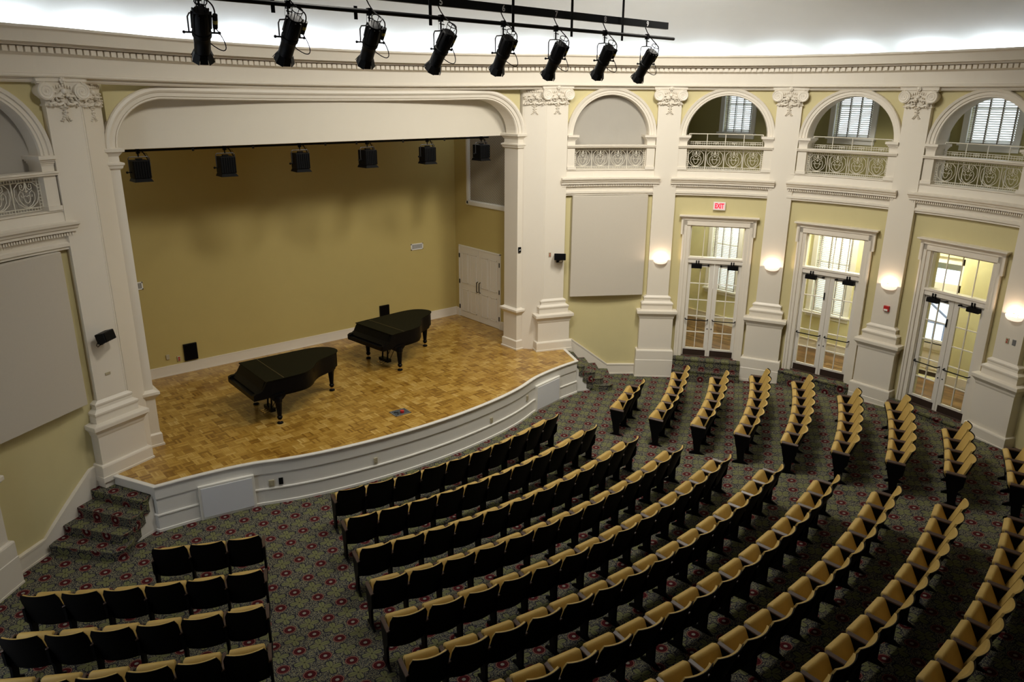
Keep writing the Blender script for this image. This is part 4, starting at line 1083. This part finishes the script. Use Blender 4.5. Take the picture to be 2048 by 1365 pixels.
def spotlight():
    """built hanging from the pipe centre at the origin; body along -Z before aiming"""
    t = thing('spotlight', '', 'spotlight', (0, 0, 0), 0, 'spotlights on the lighting pipe')
    return t
def build_spot(x, label, az, el, pv):
    y = bar_y(x); P = Vector((x, y, BZ)); t = thing('spotlight', label, 'spotlight', P, 0, 'spotlights on the lighting pipe')
    piv = Vector((0, 0, -pv)); az, el = R_(az), R_(el); d = Vector((sin(az)*cos(el), cos(az)*cos(el), -sin(el)))
    horiz = Vector((d.x, d.y, 0)).normalized(); side = Vector((0, 0, 1)).cross(d).normalized(); upv = d.cross(side)
    # body frame: local z along d
    m4 = Matrix.Identity(4)
    for r in range(3): m4[r][0] = side[r]; m4[r][1] = upv[r]; m4[r][2] = d[r]; m4[r][3] = piv[r]
    b = MB(); b.lathe([(.04, -.27), (.075, -.265), (.092, -.23), (.098, -.10), (.092, -.02), (.100, -.01), (.100, .03), (.088, .045), (.085, .12), (.085, .22), (.088, .25), (.088, .28), (.07, .285)], m4, 18)
    for k in range(10):
        a = 2*pi*k/10; b.box(.085, .103, -.006, .006, -.25, -.05, m4 @ Matrix.Rotation(a, 4, 'Z'))
    b.build('lamp_body', BLK, t, smooth=True)
    h = MB()   # flared accessory holder at the lens end
    for k in range(8):
        a = pi/4*k; q = m4 @ Matrix.Rotation(a, 4, 'Z'); e_ = .015*(k % 2)
        h.add([tuple(q @ Vector(p)) for p in ((-.035, .078, .23), (.035, .078, .23), (.044, .100+e_, .325), (-.044, .100+e_, .325), (-.035, .086, .23), (.035, .086, .23), (.044, .108+e_, .325), (-.044, .108+e_, .325))],
              [(0, 1, 2, 3), (4, 7, 6, 5), (0, 4, 5, 1), (2, 6, 7, 3), (1, 5, 6, 2), (0, 3, 7, 4)])
    h.build('lens_holder', BLK, t)
    g = MB(); g.lathe([(.074, .24), (.074, .29), (.06, .30), (.01, .31)], m4, 16); g.build('lens', BLKS, t, smooth=True)
    # ring handle at the back
    r = MB(); pts = [tuple(m4 @ Vector((.062*cos(2*pi*k/16), .062*sin(2*pi*k/16), -.36))) for k in range(17)]; r.tube(pts, .006, 5)
    for k in range(4): a = pi/4+pi/2*k; r.tube([tuple(m4 @ Vector((.062*cos(a), .062*sin(a), -.36))), tuple(m4 @ Vector((.045*cos(a), .045*sin(a), -.26)))], .005, 4)
    r.build('handle_ring', BLK, t)
    # yoke, clamp
    yk = MB(); S = side
    yk.tube([tuple(piv+S*.125), tuple(piv+S*.125+Vector((0, 0, pv-.20))), tuple(piv+S*.105+Vector((0, 0, pv-.165))), tuple(piv+Vector((0, 0, pv-.155))), tuple(piv-S*.105+Vector((0, 0, pv-.165))), tuple(piv-S*.125+Vector((0, 0, pv-.20))), tuple(piv-S*.125)], .009, 5)
    yk.build('yoke', YOKE, t)
    for s in (-1, 1): kn = MB(); kn.tube([tuple(piv+S*s*.09), tuple(piv+S*s*.165)], .010, 6); kn.ball(tuple(piv+S*s*.175), .018, 7, 4); kn.build('lock_knob', BLK, t)
    c = MB(); c.box(-.022, .022, -.03, .03, -.045, .04); c.tube([(0, 0, -.04), (0, 0, -.155)], .012, 6); c.tube([(-.02, 0, -.07), (.05, -.01, -.08)], .007, 5); c.build('pipe_clamp', BLK, t)
    w = MB(); w.tube([(.03, 0, -.02), (.05, .01, -.12), (.0, .0, -.20), (-.04, 0, -.12), (-.03, 0, -.0)], .0025, 4); w.build('safety_cable', GREYM, t)
    # connector and cable
    e = piv-d*.16+side*-.11*(-1); 
    Q = -side
    cn = MB(); cn.tube([tuple(piv+Q*.135-d*.22), tuple(piv+Q*.135-d*.06)], .026, 8); co = cn.build('connector', BLK, t)
    lb = MB(); lb.tube([tuple(piv+Q*.135-d*.16), tuple(piv+Q*.135-d*.12)], .0275, 8); lb.build('connector_label', LABELY, co)
    a0 = piv+Q*.135-d*.06
    def bez(P, n=14):
        P = [Vector(p) for p in P]; r = []
        for k in range(n+1):
            u = k/n; r.append(tuple(P[0]*(1-u)**3+P[1]*3*u*(1-u)**2+P[2]*3*u*u*(1-u)+P[3]*u**3))
        return r
    cb = MB(); cb.tube(bez([a0, a0+Vector((0, 0, -.12))+Q*.10, a0+Vector((0, 0, -.34))+Q*.16, piv+Q*.07+d*.12]), .006, 5)
    cb.tube(bez([piv+Q*.135-d*.22, piv+Q*.12-d*.42, Vector((.06, .0, -.10)), Vector((-.02, .05, .19))]), .008, 5); cb.build('cable', BLK, t)
    return t
labs = ['leftmost spotlight on the long pipe, pointing straight down', 'second spotlight from the left on the long pipe', 'third spotlight from the left on the long pipe', 'fourth spotlight from the left, under the first raceway number', 'fourth spotlight from the right end of the long pipe', 'third spotlight from the right end of the long pipe', 'spotlight next to the rightmost one on the long pipe', 'rightmost spotlight on the long pipe, most tilted']
for x, lb, az, el, pv in zip(SX, labs, AZ, EL, PV): build_spot(x, lb, az, el, pv)

# ------------------------------------------------------------------ stage pipe and box lights behind the valance
t = thing('stage_pipe', 'thin black lighting pipe running just below the stage valance', 'lighting bar', (0, 7.45, 6.43))
m = MB(); m.tube([(-4.55, 0, 0), (4.3, 0, 0)], .022, 8); m.build('pipe', BLK, t)
for x in (-3.05, -1.85, -.24, .52, 1.74, 2.92): m = MB(); m.box(x-.022, x+.022, -.03, -.02, -.045, .10); m.box(x-.022, x+.022, -.115, -.02, .055, .10); m.build('hanger', YOKE, t)
def fresnel():
    t = thing('stage_light', '', 'stage light', (0, 0, 0), 0, 'square black stage lights')
    m = MB(); m.box(-.135, .135, -.14, .14, -.46, -.16); 
    for k in range(7): x = -.12+k*.04; m.box(x-.008, x+.008, -.155, .155, -.45, -.17)
    m.build('housing', BLK, t, bevel=.008)
    m = MB(); m.stack([(.12, -.13, -.465), (.15, -.17, -.52)], .17); m.build('colour_frame_holder', BLK, t)
    m = MB(); m.box(-.05, .05, -.03, .03, -.155, -.13); m.build('vent_cap', BLK, t)
    m = MB(); m.tube([(-.165, 0, -.36), (-.165, 0, -.13), (-.145, 0, -.105), (.145, 0, -.105), (.165, 0, -.13), (.165, 0, -.36)], .008, 5); m.build('yoke', YOKE, t)
    m = MB(); m.tube([(-.13, 0, -.36), (-.20, 0, -.36)], .01, 6); m.ball((-.205, 0, -.36), .022, 7, 4); m.build('lock_knob', BLK, t)
    m = MB(); m.box(-.025, .025, -.03, .03, -.05, .03); m.tube([(0, 0, -.04), (0, 0, -.11)], .012, 6); m.build('pipe_clamp', BLK, t)
    m = MB(); m.tube([(.06, 0, .0), (.12, .02, -.09), (.17, .03, -.20), (.175, .03, -.30), (.15, .02, -.33)], .010, 5); m.tube([(-.02, 0, -.06), (.05, .01, -.03), (.14, .02, -.06), (.18, .02, -.18)], .004, 4); m.build('cable', BLK, t)
    m = MB(); m.tube([(.165, .02, -.20), (.17, .02, -.25)], .016, 6); m.build('connector', GREYM, t)
    return t
FX = [-4.05, -2.43, -.83, .80, 2.43, 4.07]
F0 = fresnel(); F0.scale = (1.12, 1.12, 1.08); F0.location = (FX[0], 7.45, 6.43); F0['label'] = 'leftmost square black stage light under the valance'
for k, x in enumerate(FX[1:]):
    dup(F0, (x, 7.45, 6.43), R_(random.uniform(-8, 8)), ['second square black stage light from the left', 'third square black stage light from the left', 'third square black stage light from the right, above the right piano', 'second square black stage light from the right', 'rightmost square black stage light in front of the wire mesh screen'][k])

# ------------------------------------------------------------------ theatre seats
def seat_proto():
    t = thing('theatre_seat', '', 'seat', (0, 0, 0), 0, '')
    W2 = .249
    # back shell: curved in plan, leaning back, rounded corners
    def sheet(w, z0, z1, y_of, th, nx=8, nz=7, cr=.03, lower_taper=.03):
        rings = []
        for k in range(nz+1):
            v = k/nz; z = z0+(z1-z0)*v; edge_ = min(v, 1-v)*(z1-z0)
            ww = w+(cr*0)-(cr*(1-sqrt(max(0, 1-(1-min(1, edge_/cr))**2))) if edge_ < cr else 0)-lower_taper*(1-v)
            fr = []; bk = []
            for j in range(nx+1):
                u = -1+2*j/nx; yy = y_of(u, v)
                fr.append((u*ww, yy+th, z)); bk.append((u*ww, yy, z))
            rings.append(fr+bk[::-1])
        return rings
    curve = lambda u, v: -.045+.055*u*u+.215*(1-v)
    m = MB(); m.loft(sheet(W2+.005, .27, .885, curve, .012, lower_taper=-.012)); m.build('back_shell', SHELL, t, smooth=True)
    m = MB(); m.loft(sheet(W2-.010, .38, .872, lambda u, v: curve(u, .18+v*.80)+.012, .030, lower_taper=-.01)); m.build('back_cushion', CUSH, t, smooth=True)
    # folded seat: cushion faces the back, dark pan faces the stage
    rx = Matrix.Translation((0, .26, .37)) @ Matrix.Rotation(R_(-27), 4, 'X')
    m = MB(); q = []
    def cush(w, z0, z1, y0, y1):
        rings = []
        for k, (zz_, e) in enumerate(((z0, .03), (z0+.02, .005), (z0+.05, 0), (z1-.06, 0), (z1-.03, .004), (z1-.012, .014), (z1, .03))):
            ww = w-e*.7; rings.append([tuple(rx @ Vector(p)) for p in ((-ww, y0+e, zz_), (-ww+.015, y0+e*.7-.006, zz_), (ww-.015, y0+e*.7-.006, zz_), (ww, y0+e, zz_), (ww, y1-e*.5, zz_), (-ww, y1-e*.5, zz_))])
        return rings
    m.loft(cush(.220, -.06, .315, -.045, .055)); m.build('seat_cushion', CUSH, t, smooth=True)
    m = MB()
    m.loft([[tuple(rx @ Vector(p)) for p in ((-.225, .055, z), (.225, .055, z), (.21, .075, z), (-.21, .075, z))] for z in (-.06, .265)]); m.build('seat_pan', SHELL, t)
    return t
def arm_mesh():
    m = MB(); m.add([(x, y, z) for (y, z) in ((.085, .598), (.40, .610)) for x in (-.024, .024) for z in (z, z+.022)], [(0, 1, 3, 2), (4, 6, 7, 5), (0, 4, 5, 1), (2, 3, 7, 6), (0, 2, 6, 4), (1, 5, 7, 3)])
    return m
def std_mesh():
    m = MB(); prof = [(.085, .598), (.41, .605), (.37, .40), (.34, .30), (.30, .06), (.40, .0), (.40, -.04), (.06, -.04), (.06, .0), (.17, .06), (.17, .30), (.10, .40)]
    m.loft([[(-.017, y, z) for y, z in prof], [(.017, y, z) for y, z in prof]]); return m
SP = .545
proto = seat_proto()
armO = arm_mesh().build('armrest', WOODD, proto, bevel=.006); armO.location = (-SP/2, 0, 0)
stdO = std_mesh().build('seat_standard', SHELL, proto); stdO.location = (-SP/2, 0, 0)
plO = MB().box(-.013, .013, .401, .408, .59, .62).build('row_plate', BRASS, armO)
seats = []
def endparts(t, side):
    a = armO.copy(); COL.objects.link(a); a.parent = t; a.location = (side*SP/2, 0, 0)
    s = stdO.copy(); COL.objects.link(s); s.parent = t; s.location = (side*SP/2, 0, 0)
    return a
def place_row(r, ang0, n, block, rown, cnt):
    """ang0: angle (deg from -y, positive to +x) of the row's left edge seen facing the audience's right"""
    da = math.degrees(SP/r)
    for k in range(n):
        th = R_(ang0+da*(k+.5)); x = -.15+r*sin(th); y = 13-r*cos(th); z = floor_z(x+.0, y)
        rz = th    # local +y points to the centre of the arcs
        if block == 'centre': lab = 'tan folding seat, %s from the left aisle, %s row of the centre block' % (ORD[k], ORD[rown-1])
        elif block == 'right': lab = 'tan folding seat, %s from the aisle, %s row of the right block' % (ORD[k], ORD[rown-1])
        else: lab = 'tan folding seat, %s from the aisle, %s row of the left block' % (ORD[n-1-k], ORD[rown-1])
        s = proto.copy(); COL.objects.link(s); s.location = (x, y, z); s.rotation_euler = (0, 0, rz)
        s['label'] = lab; s['group'] = 'folding seats in the %s block' % block
        for ch in (c for c in PROTO_CH):
            c = ch.copy(); COL.objects.link(c); c.parent = s
            if ch is armO and k == 0:
                p = plO.copy(); COL.objects.link(p); p.parent = c
        if k == n-1:
            a = endparts(s, 1); p = plO.copy(); COL.objects.link(p); p.parent = a
        seats.append(s)
PROTO_CH = list(proto.children)
RR = [10.58+.958*k for k in range(10)]
for k in range(10):
    r = RR[k]; n = 10+k; w = math.degrees(n*SP/r); place_row(r, 14.65-w if 0 else (14.75-w), n, 'centre', k+1, 0)
near = [22.0, 21.5, 21.2, 20.6, 20.1, 19.7, 19.4, 19.0, 18.7]; cnt = [3, 6, 6, 7, 7, 6, 6, 4, 3]
for k in range(9):
    r = RR[k+1]+.02; place_row(r, near[k], cnt[k], 'right', k+1, 0)
cl = [3, 6, 6, 7, 7]
for k in range(5):
    r = RR[k+1]; w = math.degrees(cl[k]*SP/r); place_row(r, -(21.6-.02*k)-w, cl[k], 'left', k+1, 0)
# the prototype itself is not part of the room
for c in list(proto.children):
    for g in list(c.children): bpy.data.objects.remove(g)
for c in list(proto.children): bpy.data.objects.remove(c)
bpy.data.objects.remove(proto)
